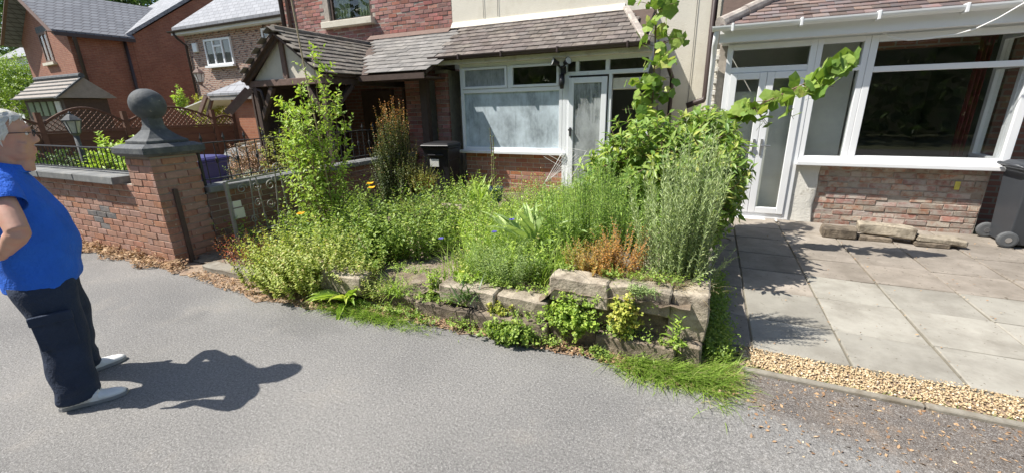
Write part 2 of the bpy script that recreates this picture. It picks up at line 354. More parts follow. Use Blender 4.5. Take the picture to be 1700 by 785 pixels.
# ---------------------------------------------------------------- brick, tile and stone builders
def chamfer_box(name, sx, sy, sz, w, mt, rough=0, seed=0, cuts=0):
    bm = bmesh.new(); bmesh.ops.create_cube(bm, size=1)
    for v in bm.verts: v.co = Vector((v.co.x*sx, v.co.y*sy, v.co.z*sz))
    bmesh.ops.bevel(bm, geom=list(bm.edges), offset=w, segments=1, affect='EDGES')
    if rough:
        r = random.Random(seed)
        for v in bm.verts: v.co += Vector((r.uniform(-1, 1), r.uniform(-1, 1), r.uniform(-1, 1)))*rough
    me = bpy.data.meshes.new(name); bm.to_mesh(me); bm.free(); me.materials.append(mt); return me
def brick_field(parent, origin, u, length, height, mt, rng, depth=.05, bl=.215, bh=.065, j=.01, skip=None, alt=None, wear=.002, proud=.003, holes=0, z0=0, scale=1):
    """lay bricks on the plane through origin along u (horizontal unit vector); outward normal is u x z"""
    u = Vector(u); n = u.cross(Vector((0, 0, 1)))
    rot = Matrix((u, -n, Vector((0, 0, 1)))).transposed()
    ms = [chamfer_box('brick', bl, depth, bh, .004*scale, mt, wear, k) for k in range(4)]
    am = [chamfer_box('brick', bl, depth, bh, .004*scale, alt[0], wear, k) for k in range(3)] if alt else None
    z = z0; row = 0
    while z + bh*.6 <= height:
        x = -(row % 2)*(bl+j)/2
        while x < length - .01:
            a = max(x, 0); b = min(x+bl, length)
            if b-a > .03:
                cx = (a+b)/2; cz = z+bh/2
                if not (skip and skip(cx, cz)):
                    p = Vector(origin) + u*cx + Vector((0, 0, cz)) + n*(rng.uniform(-proud, proud) - depth/2)
                    piece('brick', rng.choice(am if alt and alt[1](cx, cz) else ms), parent, p, rot, ((b-a)/bl, 1, 1))
            x += bl+j
        z += bh+j; row += 1
def tile_field(parent, o, u, up, length, slope_len, tw, gauge, th, mt, rng, clip=None, lift=.012, jit=.004, n=None):
    """courses of tiles: u along the eave, up along the slope (unit vectors), o = lower left corner"""
    u = Vector(u); up = Vector(up); nn = u.cross(up).normalized()
    if nn.z < 0: nn = -nn
    tl = gauge*1.35
    ms = [chamfer_box('tile', tw*.985, tl, th, th*.25, mt, th*.10, k) for k in range(4)]
    # each tile lies a little steeper so the tail stands proud of the course below
    ang = math.atan2(th*.95, gauge)
    up2 = (up*math.cos(ang) - nn*math.sin(ang)).normalized(); n2 = u.cross(up2).normalized()
    if n2.z < 0: n2 = -n2
    rot = Matrix((u, up2, u.cross(up2))).transposed()
    r = 0; s = 0.0
    while s < slope_len - gauge*.3:
        x = tw/2 - (tw/2 if r % 2 else 0)
        while x < length + tw*.4:
            p = Vector(o) + u*x + up*(s+tl/2)
            if not (clip and clip(p)):
                p = p + nn*(th*1.3 + rng.uniform(0, jit)) + up*rng.uniform(-jit, jit)*1.5
                jm = Matrix.Rotation(rng.uniform(-.012, .012), 3, nn)
                piece('tile', rng.choice(ms), parent, p, jm @ rot)
            x += tw
        s += gauge; r += 1
def rock(name, size, mt, seed, cuts=4, amp=.02, bev=.02):
    from mathutils import noise as nz
    bm = bmesh.new(); bmesh.ops.create_cube(bm, size=1)
    for v in bm.verts: v.co = Vector((v.co.x*size[0], v.co.y*size[1], v.co.z*size[2]))
    bmesh.ops.bevel(bm, geom=list(bm.edges), offset=bev, segments=1, affect='EDGES')
    bmesh.ops.subdivide_edges(bm, edges=list(bm.edges), cuts=cuts, use_grid_fill=True)
    for v in bm.verts:
        q = v.co*3.5 + Vector((seed*7.3, seed*3.1, 0))
        v.co += nz.noise_vector(q)*amp + nz.noise_vector(q*2.7)*amp*.6 + nz.noise_vector(q*7)*amp*.35
    bmesh.ops.recalc_face_normals(bm, faces=bm.faces)
    me = bpy.data.meshes.new(name); bm.to_mesh(me); bm.free(); me.materials.append(mt); me.shade_smooth(); me.set_sharp_from_angle(angle=.6)
    return me
RZ = lambda a: Matrix.Rotation(a, 3, 'Z')
# ================================================================ the setting: ground, road, pavement, patio, soil
rng = random.Random(5); nrg = np.random.default_rng(7)
def struct(name, mb, mt, label=None):
    o = part(name, mb, mt); o['kind'] = 'structure'
    if label: o['label'] = label
    return o
struct('ground', MB().poly([(-400,-300,-.03),(300,-300,-.03),(300,400,-.03),(-400,400,-.03)]), M['ground'], 'open ground far around the street')
struct('road', MB().poly([(-70,-4.5,0),(40,-4.5,0),(40,2.62,0),(-70,2.62,0)]), M['asphalt'], 'grey asphalt road surface')
def strip(xs, y0s, y1s, z, z1=None):
    mb = MB()
    for i in range(len(xs)-1):
        mb.poly([(xs[i],y0s[i],z),(xs[i+1],y0s[i+1],z),(xs[i+1],y1s[i+1],z if z1 is None else z1),(xs[i],y1s[i],z if z1 is None else z1)])
    return mb
xs = np.linspace(-9.6, .35, 150)
y0 = np.interp(xs, [-9.6,-7.6,-5.6,-4.6,-3.6,-2.2,-.6,.05,.35], [2.36,2.36,2.38,2.36,2.24,2.45,2.50,2.36,2.40]) + nrg.uniform(-.03, .03, 150) + .02*np.sin(xs*9)
struct('dirt_verge', strip(xs, y0, np.full(150, 2.78), .005, .03), M['verge'], 'brown dirt edge between road and garden')
xs = np.linspace(-.2, 6, 40)
struct('pavement', strip(xs, np.full(40, .9), np.full(40, 2.70), .003, .012), M['old_tarmac'], 'worn brown tarmac pavement strip')
# kerb edging in lengths
k = struct('kerb', MB().box(.30, 2.705, -.02, 6, 2.745, .006), M['kerb'], 'narrow concrete edging along the gravel')
ke = chamfer_box('kerb_stone', .905, .05, .06, .006, M['kerb'], .002, 3)
for i in range(6): piece('kerb_stone', ke, k, (.78+i*.913, 2.725, .002), RZ(rng.uniform(-.006, .006)))
# patio: joint bed, then each flag a slab of its own
pat = struct('patio', MB().box(.10, 2.95, -.02, 6.2, 6.93, .012), M['joint'], 'patio of square concrete flags')
struct('gravel_bed', MB().box(.36, 2.75, -.02, 6, 3.12, .010), M['verge'], 'dirt bed under the gravel strip')
fx = [.13, .42, .98, 1.54, 2.10, 2.66, 3.22, 3.78, 4.34, 4.9]; fy = [3.02, 3.52, 4.12, 4.67, 5.21, 5.82, 6.36, 6.91]
for j in range(len(fy)-1):
    for i in range(len(fx)-1):
        w = fx[i+1]-fx[i]; d = fy[j+1]-fy[j]
        old = fy[j] >= 4.6 or i == 0 or (fy[j] > 4.05 and i < 2)
        yo = -.04*rng.random() if j == 0 else 0
        me = chamfer_box('flagstone', w-.013, d-.013-yo, .05, .006, M['flag_old' if old else 'flag_pale'], .0015, i*9+j)
        piece('flagstone', me, pat, (fx[i]+w/2, fy[j]+d/2+yo/2, rng.uniform(-.004, .005)), Matrix.Rotation(rng.uniform(-.009, .009), 3, 'X') @ Matrix.Rotation(rng.uniform(-.009, .009), 3, 'Y') @ RZ(rng.uniform(-.006, .006)))
# garden soil as a height field
def soil_z(x, y):
    z = np.interp(x, [-5.3,-3.2,-2.15,-1.9,-1.05,-.9,.1], [.06,.10,.13,.25,.28,.43,.44])
    return z + np.interp(y, [2.55, 2.8, 4.5, 6.9], [-.03, 0, .05, .05])
gx_ = np.linspace(-5.26, .0, 90); gy_ = np.linspace(2.62, 6.9, 76)
GX, GY = np.meshgrid(gx_, gy_); GZ = soil_z(GX, GY) + nrg.normal(0, .012, GX.shape)
ii = np.arange(75*90).reshape(75, 90)[:, :-1].ravel()
so_ = link_obj('garden_soil', npmesh('garden_soil', np.stack([GX, GY, GZ], -1), np.stack([ii, ii+1, ii+91, ii+90], -1), M['soil'], smooth=True)); so_['kind'] = 'structure'; so_['label'] = 'dry brown soil of the raised garden bed'
struct('neighbour_garden', MB().poly([(-14,2.7,.01),(-5.4,2.7,.01),(-5.4,8.2,.01),(-14,8.2,.01)]), mat('neighbour_ground', (.30, .27, .22), .95, .25, 5, bump=.6), 'pale gravelled garden behind the brick boundary wall')

# loose small things nobody could count
def scatter(name, P, size, mt, label, flat=.5, cat=None):
    n = len(P); t = np.array([(1,0,0),(0,1,0),(-1,0,0),(0,-1,0),(0,0,1),(0,0,-1)], float)
    a = nrg.uniform(0, 2*PI, n); ca, sa = np.cos(a), np.sin(a)
    s = size*nrg.uniform(.5, 1.4, (n, 1))*np.stack([nrg.uniform(.7, 1.3, n), nrg.uniform(.5, 1, n), nrg.uniform(.6, 1, n)*flat], -1)
    V = t[None]*s[:, None, :] + nrg.normal(0, size*.12, (n, 6, 3))
    X = V[..., 0]*ca[:, None]-V[..., 1]*sa[:, None]; Y = V[..., 0]*sa[:, None]+V[..., 1]*ca[:, None]
    V = np.stack([X, Y, V[..., 2]], -1) + P[:, None, :]
    f = np.array([(0,1,4),(1,2,4),(2,3,4),(3,0,4),(1,0,5),(2,1,5),(3,2,5),(0,3,5)])
    F = (f[None] + 6*np.arange(n)[:, None, None]).reshape(-1, 3)
    o = link_obj(name, npmesh(name, V, F, mt, np.repeat(nrg.random(n), 6)))
    tag(o, label, cat, kind='stuff'); return o
n = 14000; px = .34 + 5.4*nrg.random(n)**1.3; py = 2.76 + .29*nrg.beta(1.3, 1.3, n) + .02*np.sin(px*5)
scatter('gravel', np.stack([px, py, .012+.012*nrg.random(n)], -1), .0085, M['gravel'], 'loose golden gravel along the patio edge', .6, 'gravel')
n = 110; px = .5+3.5*nrg.random(n); py = 2.72 - .75*nrg.random(n)**1.8
scatter('loose_stones', np.stack([px, py, np.full(n, .010)], -1), .008, M['gravel'], 'scattered pale stone chips on the pavement', .5, 'gravel')
def litter(name, n, pf, size, label):
    P = pf(n); a = nrg.uniform(0, 2*PI, n); s = size*nrg.uniform(.4, 1.5, n)
    u = np.stack([np.cos(a), np.sin(a), nrg.normal(0, .35, n)], -1)*s[:, None]; v = np.stack([-np.sin(a), np.cos(a), nrg.normal(0, .35, n)], -1)*(s*nrg.uniform(.25, .6, n))[:, None]
    V = np.stack([P-u, P+v+[0,0,.004], P+u, P-v], 1)
    F = np.arange(4*n).reshape(n, 4)
    o = link_obj(name, npmesh(name, V, F, M['litter'], np.repeat(nrg.random(n), 4))); tag(o, label, 'leaf litter', kind='stuff')
def pl(n):
    x = nrg.uniform(-4.9, .3, n); e = np.interp(x, [-4.9,-3.6,-2.2,-.6,.3], [2.36,2.24,2.45,2.50,2.40])
    y = e + (2.72-e)*nrg.random(n)*1.0 - .05*nrg.random(n)**2
    return np.stack([x, y, .012+.02*nrg.random(n)+.03*np.clip(y-2.5, 0, 1)], -1)
litter('verge_litter', 6500, pl, .013, 'dry brown leaf litter along the garden edge')
def pw(n):
    x = -9.4 + 4.3*nrg.random(n); h = nrg.random(n)**2*.12*(.5+.5*np.sin(x*7)**2)
    return np.stack([x, 2.5-.22*nrg.random(n)**1.6*(.5+.6*np.sin(x*4.3+1)**2), .012+h], -1)
litter('wall_litter', 4200, pw, .018, 'drift of dry leaves at the foot of the brick wall')
def pp(n): return np.stack([.35+2.2*nrg.random(n), 2.05+.65*nrg.random(n)**.7, np.full(n, .014)], -1)
litter('pavement_litter', 700, pp, .010, 'bits of dry leaf scattered on the pavement')

def pt(n):
    x = .15+3.6*nrg.random(n); y = 3.0+3.8*nrg.random(n)
    g = nrg.random(n) < .6; x = np.where(g, np.array(fx)[nrg.integers(0, 8, n)]+nrg.normal(0, .015, n), x)
    return np.stack([x, y, np.full(n, .036)], -1)
litter('patio_litter', 420, pt, .008, 'small bits of dry leaf lying on the patio flags')
# ================================================================ houses
def frame(mb, x0, x1, z0, z1, y, w, d):
    mb.box(x0, y, z0, x0+w, y+d, z1); mb.box(x1-w, y, z0, x1, y+d, z1)
    mb.box(x0+w, y+.0015, z0, x1-w, y+d-.0015, z0+w); mb.box(x0+w, y+.0015, z1-w, x1-w, y+d-.0015, z1); return mb
def pane(parent, x0, x1, z0, z1, y, mt, name='pane'):
    return part(name, MB().box(x0, y, z0, x1, y+.006, z1), mt, parent)
def gutter(name, parent, a, b, mt, r=.055):
    a = Vector(a); b = Vector(b); n = 10; rings = []
    for p in (a, b):
        ring = [p + Vector((0, -r*math.cos(PI*k/n), -r*math.sin(PI*k/n))) for k in range(n+1)]
        ring += [p + Vector((0, (r-.006)*math.cos(PI*k/n), -(r-.006)*math.sin(PI*k/n))) for k in range(n+1)]
        rings.append(ring)
    return part(name, MB().loft(rings), mt, parent)
def curtain(parent, x0, x1, z0, z1, y, mt, folds=8, name='curtain'):
    mb = MB(); n = folds*6
    for i in range(n):
        a = x0+(x1-x0)*i/n; b = x0+(x1-x0)*(i+1)/n
        ya = y+.03*math.sin(i/6*2*PI); yb = y+.03*math.sin((i+1)/6*2*PI)
        mb.poly([(a, ya, z0), (b, yb, z0), (b, yb, z1), (a, ya, z1)])
    return part(name, mb, mt, parent)

# ---------------------------------------------------------------- cream rendered house in the middle
H = thing('rendered_house', 'cream rendered house with brown tiled lean-to and white framed windows', 'house', (-2.5, 7.9, 0))
part('upper_wall', MB().box(-4.84, 7.9, 2.6, .35, 8.15, 7), M['render'], H)
part('side_wall', MB().box(-.93, 7.9, 0, .06, 8.1, 2.6), M['render'], H)
part('flashing', MB().prism([(-4.84, 7.81, 3.13), (-4.84, 7.898, 3.12), (-4.84, 7.898, 3.235), (-4.84, 7.88, 3.235)], (3.34, 0, 0)), M['render'], H)
up = Vector((0, 1.15, .66)).normalized(); SL = math.hypot(1.15, .66)
rf = part('roof', MB().prism([(-4.42, 6.76, 2.46), (-4.42, 7.9, 3.12), (-4.42, 7.9, 3.06), (-4.42, 6.78, 2.42)], (3.4, 0, 0)), M['timber_dark'], H)
def clip_c(p):
    t = (p.y-6.75)/1.15
    return p.x > -.93 - .55*t or p.x < -4.47 - .15*t
tile_field(rf, (-4.9, 6.72, 2.46), (1, 0, 0), up, 4.1, SL, .19, .155, .016, M['tile_brown'], rng, clip_c)
# right end hip tiles and closing board
vr = part('verge', MB().beam((-.97, 6.74, 2.50), (-1.48, 7.86, 3.17), .10, .05), M['hip'], rf, bev=.01)
part('end_board', MB().prism([(-1.0, 6.78, 2.40), (-1.0, 7.9, 2.40), (-1.0, 7.9, 3.06)], (.02, 0, 0)), M['cream'], H)
g = gutter('gutter', H, (-4.62, 6.685, 2.49), (-.90, 6.685, 2.49), M['brown_plastic'])
for x in (-4.0, -3.2, -2.25, -1.2):
    part('bracket', MB().box(x-.015, 6.622, 2.42, x+.015, 6.75, 2.505), M['brown_plastic'], g, bev=.004)
part('fascia', MB().box(-4.5, 6.775, 2.36, -.92, 6.80, 2.47).box(-4.16, 6.80, 2.36, -.86, 6.97, 2.39).box(-4.16, 6.92, 2.392, -.86, 6.99, 2.50), M['cream'], H)
# brick plinth under the window
pw_ = part('plinth_wall', MB().box(-4.12, 6.955, 0, -2.2, 7.2, .845), M['mortar'], H)
brick_field(pw_, (-4.12, 6.95, 0), (1, 0, 0), 1.92, .84, M['brick_new'], rng, z0=.02)
part('sill', MB().box(-4.2, 6.84, .845, -2.18, 7.0, .895), M['white_paint'], H, bev=.006)
wf = part('window_frame', frame(MB(), -4.14, -2.24, .897, 2.36, 6.90, .055, .09).box(-4.085, 6.902, 1.88, -2.295, 6.988, 1.945).box(-3.215, 6.902, 1.946, -3.155, 6.988, 2.304), M['white_paint'], H, bev=.004)
for a, b in ((-4.08, -3.22), (-3.15, -2.30)):
    s = part('sash', frame(MB(), a, b, 1.95, 2.30, 6.885, .04, .05), M['white_paint'], wf, bev=.003)
    pane(wf, a+.04, b-.04, 1.99, 2.26, 6.91, M['glass_dusty' if a < -4 else 'glass'])
pane(wf, -4.085, -2.295, .952, 1.88, 6.93, M['glass_smear'])
# doorway with its fanlights
df = part('door_frame', frame(MB(), -2.236, -.87, .30, 2.36, 6.90, .06, .09).box(-2.176, 6.902, 2.09, -.93, 6.988, 2.15).box(-1.50, 6.902, .30, -1.45, 6.988, 2.089).box(-2.03, 6.903, 2.151, -1.98, 6.987, 2.299).box(-1.56, 6.903, 2.151, -1.50, 6.987, 2.299), M['white_paint'], H, bev=.004)
for a, b in ((-2.176, -2.03), (-1.98, -1.56), (-1.50, -.93)): pane(df, a, b, 2.151, 2.299, 6.93, M['glass'])
dr = part('door', frame(MB(), -2.13, -1.52, .30, 2.06, 6.875, .085, .045), M['white_paint'], H, bev=.005)
part('jamb_panel', MB().box(-2.176, 6.902, .30, -2.132, 6.98, 2.088), M['white_paint'], H)
pane(dr, -2.045, -1.605, .385, 1.975, 6.895, M['glass_dusty'])
hd = part('handle', MB().box(-2.10, 6.845, 1.16, -2.075, 6.873, 1.30).box(-2.115, 6.83, 1.25, -2.06, 6.85, 1.275), M['iron'], dr)
part('blind', MB().box(-1.44, 6.93, 1.88, -.94, 6.95, 2.03).tube([(-1.44, 6.94, 1.875), (-.94, 6.94, 1.875)], .015), M['cream'], H)
part('door_side_panel', MB().box(-1.45, 6.91, .30, -.93, 6.95, 1.0), M['white_paint'], H)
part('step', MB().box(-2.3, 6.6, .02, -.9, 6.9, .295), M['kerb'], H, bev=.01)
part('room', MB().box(-4.16, 7.75, 0, -.85, 7.85, 2.6).box(-4.17, 7.0, 0, -4.12, 7.75, 2.5).box(-.9, 7.0, 0, -.85, 7.75, 2.5).box(-4.12, 7.0, 2.39, -.9, 7.75, 2.43), M['inside'], H)
part('room_floor', MB().box(-4.12, 7.2, .2, -.9, 7.75, .28), M['inside_floor'], H)
curtain(H, -3.95, -3.3, 1.2, 2.35, 7.3, M['curtain'], 9)
curtain(H, -2.1, -1.62, .4, 2.05, 7.2, M['curtain'], 5)
# pipes on the right hand return
part('downpipe', MB().tube([(-.72, 6.58, 2.44), (-.70, 6.75, 2.30), (-.66, 7.75, 2.05), (-.66, 7.80, 1.9), (-.66, 7.80, 0)], .035), M['brown_plastic'], H, smooth=True)
part('soil_pipe', MB().tube([(-.14, 7.80, 7), (-.14, 7.80, 1.75), (-.16, 7.78, 1.68), (-.40, 7.74, 1.60)], .045), M['brown_plastic'], H, smooth=True)
for x in (-.40,): part('wire', MB().tube([(x, 7.885, 5), (x+.01, 7.885, 2.2), (x-.01, 7.885, .3)], .004, 5), M['iron'], H)
for x in (-4.15, -3.85): part('wire', MB().tube([(x, 7.885, 5), (x+.01, 7.885, 3.26)], .004, 5), M['iron'], H)
part('grey_pipe', MB().tube([(-.80, 6.60, 2.50), (-.82, 6.60, 2.2), (-.86, 6.66, 2.06)], .035), M['bin_grey'], H, smooth=True)

# ---------------------------------------------------------------- house on the right with the upvc bay
R_ = thing('bay_house', 'house with white plastic bay window, double doors and red brick base', 'house', (2.4, 7.9, 0))
part('upper_wall', MB().box(.36, 7.9, 2.3, 6, 8.1, 7), M['brickwall'], R_)
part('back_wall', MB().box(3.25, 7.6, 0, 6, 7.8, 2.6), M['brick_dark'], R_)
rw = part('return_wall', MB().box(.00, 7.0, 0, .10, 7.9, 2.42), M['mortar_grey'], R_)
for zz in range(30):
    a = 7.0 + (.0 if zz % 2 else .012)
    ml = [chamfer_box('brick', .06, .24, .065, .006, M['render_white'], .004, 20+q) for q in range(2)] if zz == 0 else ml
    for q in range(3): piece('brick', ml[(zz+q) % 2], rw, (-.004+rng.uniform(-.012, .006), 7.12+q*.25+(.12 if zz % 2 else 0), .06+zz*.078))
up2 = Vector((0, 1.16, .64)).normalized()
rr = part('roof', MB().prism([(-.02, 6.76, 2.58), (-.02, 7.9, 3.22), (-.02, 7.9, 3.16), (-.02, 6.78, 2.54)], (6, 0, 0)), M['timber_dark'], R_)
def clip_r(p):
    return p.x - .02 < (p.y-6.76)*1.0 - .0
tile_field(rr, (-.2, 6.72, 2.58), (1, 0, 0), up2, 4.6, 1.31, .17, .115, .015, M['tile_red'], rng, clip_r)
hp = MB()
for i in range(4):
    a = Vector((-.03, 6.74, 2.63)) + Vector((1.14, 1.14, .64))*(i*.25); b = a + Vector((1.14, 1.14, .64))*.265
    hm = MB().tube([a, b], [.085, .075], 12); part('hip_tile', hm, M['hip'], rr, smooth=False)
g = gutter('gutter', R_, (-.12, 6.675, 2.59), (6, 6.675, 2.59), M['upvc'], .06)
for i in range(7):
    x = .12+i*.75; part('bracket', MB().box(x-.014, 6.61, 2.515, x+.014, 6.745, 2.61), M['upvc'], g, bev=.004)
part('fascia', MB().box(-.02, 6.765, 2.40, 6, 6.79, 2.58).box(-.02, 6.79, 2.40, 6, 6.95, 2.43).box(.02, 6.93, 2.382, 3.24, 7.0, 2.50), M['upvc'], R_)
part('downpipe', MB().tube([(-.06, 6.68, 2.54), (-.07, 6.80, 2.38), (-.07, 6.92, 2.2), (-.07, 6.92, 0)], .034), M['upvc'], R_, smooth=True)
# doors
df = part('door_frame', frame(MB(), .10, 1.12, .03, 2.38, 6.90, .07, .09).box(.17, 6.902, 2.02, 1.05, 6.988, 2.09), M['upvc'], R_, bev=.005)
pane(df, .17, 1.05, 2.09, 2.31, 6.94, M['glass'])
for k, (a, b) in enumerate(((.172, .609), (.613, 1.048))):
    d = part('door', frame(MB(), a, b, .105, 2.015, 6.88, .085, .06), M['upvc'], R_, bev=.006)
    pane(d, a+.085, b-.085, .19, 1.93, 6.91, M['glass'])
    hx = b-.045 if k == 0 else a+.045
    part('handle', MB().box(hx-.014, 6.862, .93, hx+.014, 6.879, 1.15).beam((hx, 6.845, 1.06), (hx+(-.11 if k == 0 else .11), 6.84, 1.06), .018, .02).box(hx-.008, 6.84, 1.05, hx+.008, 6.865, 1.07), M['metal'], d, bev=.004)
part('net_curtain', MB().box(.2, 7.06, .1, 1.02, 7.065, 1.78), mat('net', (.62, .63, .59), .9, .1, 3, bump=0), R_)
part('net_curtain', MB().box(1.2, 7.3, .9, 1.64, 7.305, 2.36), M['curtain'], R_)
part('threshold', MB().box(.08, 6.82, .0, 1.14, 7.0, .028), M['upvc'], R_, bev=.005)
# side light and main window
wf = part('window_frame', frame(MB(), 1.122, 1.66, .872, 2.38, 6.905, .06, .09).box(1.182, 6.907, 1.99, 1.60, 6.993, 2.05), M['upvc'], R_, bev=.005)
pane(wf, 1.182, 1.60, .932, 1.99, 6.94, M['glass']); pane(wf, 1.182, 1.60, 2.05, 2.32, 6.94, M['glass'])
wf = part('window_frame', frame(MB(), 1.662, 3.20, .872, 2.38, 6.90, .075, .09).box(1.737, 6.902, 1.96, 3.125, 6.988, 2.025), M['upvc'], R_, bev=.005)
pane(wf, 1.737, 3.125, .947, 1.96, 6.94, M['glass_dark']); pane(wf, 1.737, 3.125, 2.025, 2.305, 6.94, M['glass_dark'])
part('sill', MB().box(1.10, 6.80, .815, 3.27, 6.96, .868), M['upvc'], R_, bev=.008)
# right hand return window of the bay, seen through the glass
sw = MB()
for y0, y1, z0, z1 in ((6.99, 7.06, .87, 2.38), (7.52, 7.6, .87, 2.38), (7.06, 7.52, .87, .95), (7.06, 7.52, 2.3, 2.38), (7.06, 7.52, 1.96, 2.03)): sw.box(3.11, y0, z0, 3.19, y1, z1)
sf = part('window_frame', sw, M['upvc'], R_, bev=.005)
part('pane', MB().box(3.145, 7.06, .95, 3.151, 7.52, 1.96), M['glass'], sf); part('pane', MB().box(3.145, 7.06, 2.03, 3.151, 7.52, 2.3), M['glass'], sf)
part('bay_side_wall', MB().box(3.06, 7.20, 0, 3.16, 7.6, .86), M['brickwall'], R_)
# pier and brick base
pr_ = part('pier', MB(), M['render_white'], R_)
pr_.data = rock('pier', (.36, .2, .83), M['render_white'], 4, 5, .018, .012); pr_.location = Vector((1.22, 7.02, .40)) - OFF[R_.name]
bw = part('base_wall', MB().box(1.38, 6.957, 0, 3.10, 7.19, .815), M['mortar_grey'], R_)
brick_field(bw, (1.41, 6.95, 0), (1, 0, 0), 1.68, .81, M['brick_old'], rng, wear=.004, proud=.006, z0=.0)
part('yellow_mark', MB().box(2.80, 6.9395, .56, 2.85, 6.942, .66), mat('yellow_chalk', (.62, .55, .12), .9, .2, 40, bump=0), bw)
# the room inside
part('room', MB().box(.1, 9.6, 0, 3.3, 9.7, 2.5).box(.02, 7.91, 0, .1, 9.6, 2.5).box(3.2, 7.8, 0, 3.3, 9.6, 2.5).box(.1, 7.0, 2.44, 3.2, 9.6, 2.5), M['inside'], R_)
part('room_floor', MB().box(.1, 7.2, -.02, 3.2, 9.6, .02), M['inside_floor'], R_)
part('inner_wall', MB().box(1.66, 7.3, .02, 1.72, 9.6, 2.44), mat('inside_pale', (.5, .49, .46), .9, .05, 2, bump=0), R_)
part('hall_wall', MB().box(.11, 7.85, .02, 1.70, 7.9, 2.44), mat('hall_paint', (.66, .66, .62), .9, .05, 2, bump=0), R_)
curtain(R_, 2.93, 3.06, .9, 2.36, 7.62, M['curtain_red'], 3)
part('window_board', MB().box(1.7, 7.0, .86, 3.1, 7.2, .90), M['upvc'], R_)

# ---------------------------------------------------------------- brick house on the left with slate lean-to and gabled porch
B = thing('porch_house', 'red brick house with slate lean-to and gabled timber porch', 'house', (-7, 7.9, 0))
uw = part('upper_wall', MB().box(-9.6, 7.906, 2.4, -8.06, 8.15, 7).box(-6.82, 7.906, 2.4, -4.845, 8.15, 7).box(-8.06, 7.906, 2.4, -6.82, 8.15, 3.49).box(-8.06, 7.906, 4.125, -6.82, 8.15, 7), M['mortar_grey'], B)
brick_field(uw, (-9.55, 7.90, 3.02), (1, 0, 0), 4.70, 1.10, M['brick_upper'], rng, wear=.003, proud=.005, skip=lambda x, z: (1.33 < x < 2.79 and z > .38))
bu = MB(); bu.box(-9.6, 7.90, 4.125, -4.845, 7.9055, 7); part('upper_brickwork', bu, M['brickwall'], uw)
part('sill', MB().box(-8.22, 7.78, 3.40, -6.76, 7.95, 3.53), M['cream'], uw, bev=.01)
wf = part('window_frame', frame(MB(), -8.02, -6.86, 3.53, 4.12, 7.94, .05, .06), M['timber_dark'], uw)
pane(wf, -7.97, -6.91, 3.58, 4.07, 7.97, M['glass']); curtain(uw, -7.97, -7.55, 3.5, 4.2, 8.05, M['curtain_green'], 5); curtain(uw, -7.3, -6.91, 3.5, 4.2, 8.05, M['curtain_green'], 5)
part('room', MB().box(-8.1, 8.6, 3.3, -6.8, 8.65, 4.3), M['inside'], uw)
part('downpipe', MB().tube([(-9.42, 7.82, 7), (-9.42, 7.82, 2.5)], .05), M['brown_plastic'], B, smooth=True)
part('downpipe', MB().tube([(-9.25, 7.84, 7), (-9.25, 7.84, 2.5)], .04), M['timber_brown'], B, smooth=True)
# slate lean-to
ups = Vector((0, 1.60, .86)).normalized(); SLs = math.hypot(1.6, .86)
ls = part('lean_to_roof', MB().prism([(-6.6, 6.32, 2.24), (-6.6, 7.9, 3.10), (-6.6, 7.9, 3.04), (-6.6, 6.34, 2.20)], (2.15, 0, 0)), M['timber_dark'], B)
def clip_s(p):
    t = (p.y-6.30)/1.6
    return p.x > -4.38 - .12*t or p.x < -5.80 - (p.y-6.30)*.60
tile_field(ls, (-7.1, 6.28, 2.24), (1, 0, 0), ups, 2.9, SLs, .27, .165, .012, M['tile_slate'], rng, clip_s)
part('flashing', MB().prism([(-6.9, 7.72, 3.06), (-6.9, 7.898, 3.07), (-6.9, 7.898, 3.16), (-6.9, 7.86, 3.16)], (2.05, 0, 0)), M['timber_brown'], ls)
part('gutter_board', MB().box(-5.9, 6.26, 2.13, -4.45, 6.29, 2.22).box(-5.9, 6.33, 2.14, -4.45, 6.9, 2.17), M['timber_dark'], ls)
# gabled porch
ax, hw, zr, ze, yf = -6.90, .97, 2.97, 2.25, 5.50
ur = Vector((-hw, 0, zr-ze)).normalized(); ul = Vector((hw, 0, zr-ze)).normalized(); sl_ = math.hypot(hw, zr-ze)
gp = part('porch_roof', MB().prism([(ax, yf+.03, zr), (ax+hw, yf+.03, ze), (ax+hw, yf+.03, ze-.05), (ax, yf+.03, zr-.06), (ax-hw, yf+.03, ze-.05), (ax-hw, yf+.03, ze)], (0, 2.35, 0)), M['timber_dark'], B)
clip_p = lambda p: p.y > 7.85 or (p.x > -6.87 and p.y > 6.40 + (-5.88-p.x)*1.75)
tile_field(gp, (ax+hw+.05, yf, ze-.03), (0, 1, 0), ur, 2.3, sl_+.02, .23, .125, .016, M['tile_porch'], rng, clip_p, jit=.006)
tile_field(gp, (ax-hw-.05, yf, ze-.03), (0, 1, 0), ul, 2.3, sl_+.02, .23, .125, .016, M['tile_porch'], rng, lambda p: p.y > 7.85, jit=.006)
for i in range(5): part('ridge_tile', MB().tube([(ax, yf-.02+i*.46, zr+.01), (ax, yf+.45+i*.46, zr+.008)], [.065, .06], 10), M['tile_porch'], gp)
gb = part('gable_panel', MB().prism([(ax-hw+.08, yf+.12, ze-.06), (ax+hw-.08, yf+.12, ze-.06), (ax, yf+.12, zr-.08)], (0, .04, 0)), M['cream'], B)
part('barge_board', MB().beam((ax-hw-.06, yf+.03, ze-.07), (ax, yf+.03, zr-.06), .035, .13, (0,-1,0)).beam((ax-hw-.06, yf+.05, ze-.10), (ax, yf+.05, zr-.09), .10, .05, (0,-1,0)), M['timber_dark'], gb)
part('barge_board', MB().beam((ax+hw+.06, yf+.03, ze-.07), (ax, yf+.03, zr-.06), .035, .13, (0,-1,0)), M['timber_dark'], gb)
part('king_post', MB().box(ax-.05, yf+.08, ze-.05, ax+.05, yf+.118, zr-.10), M['timber_brown'], gb)
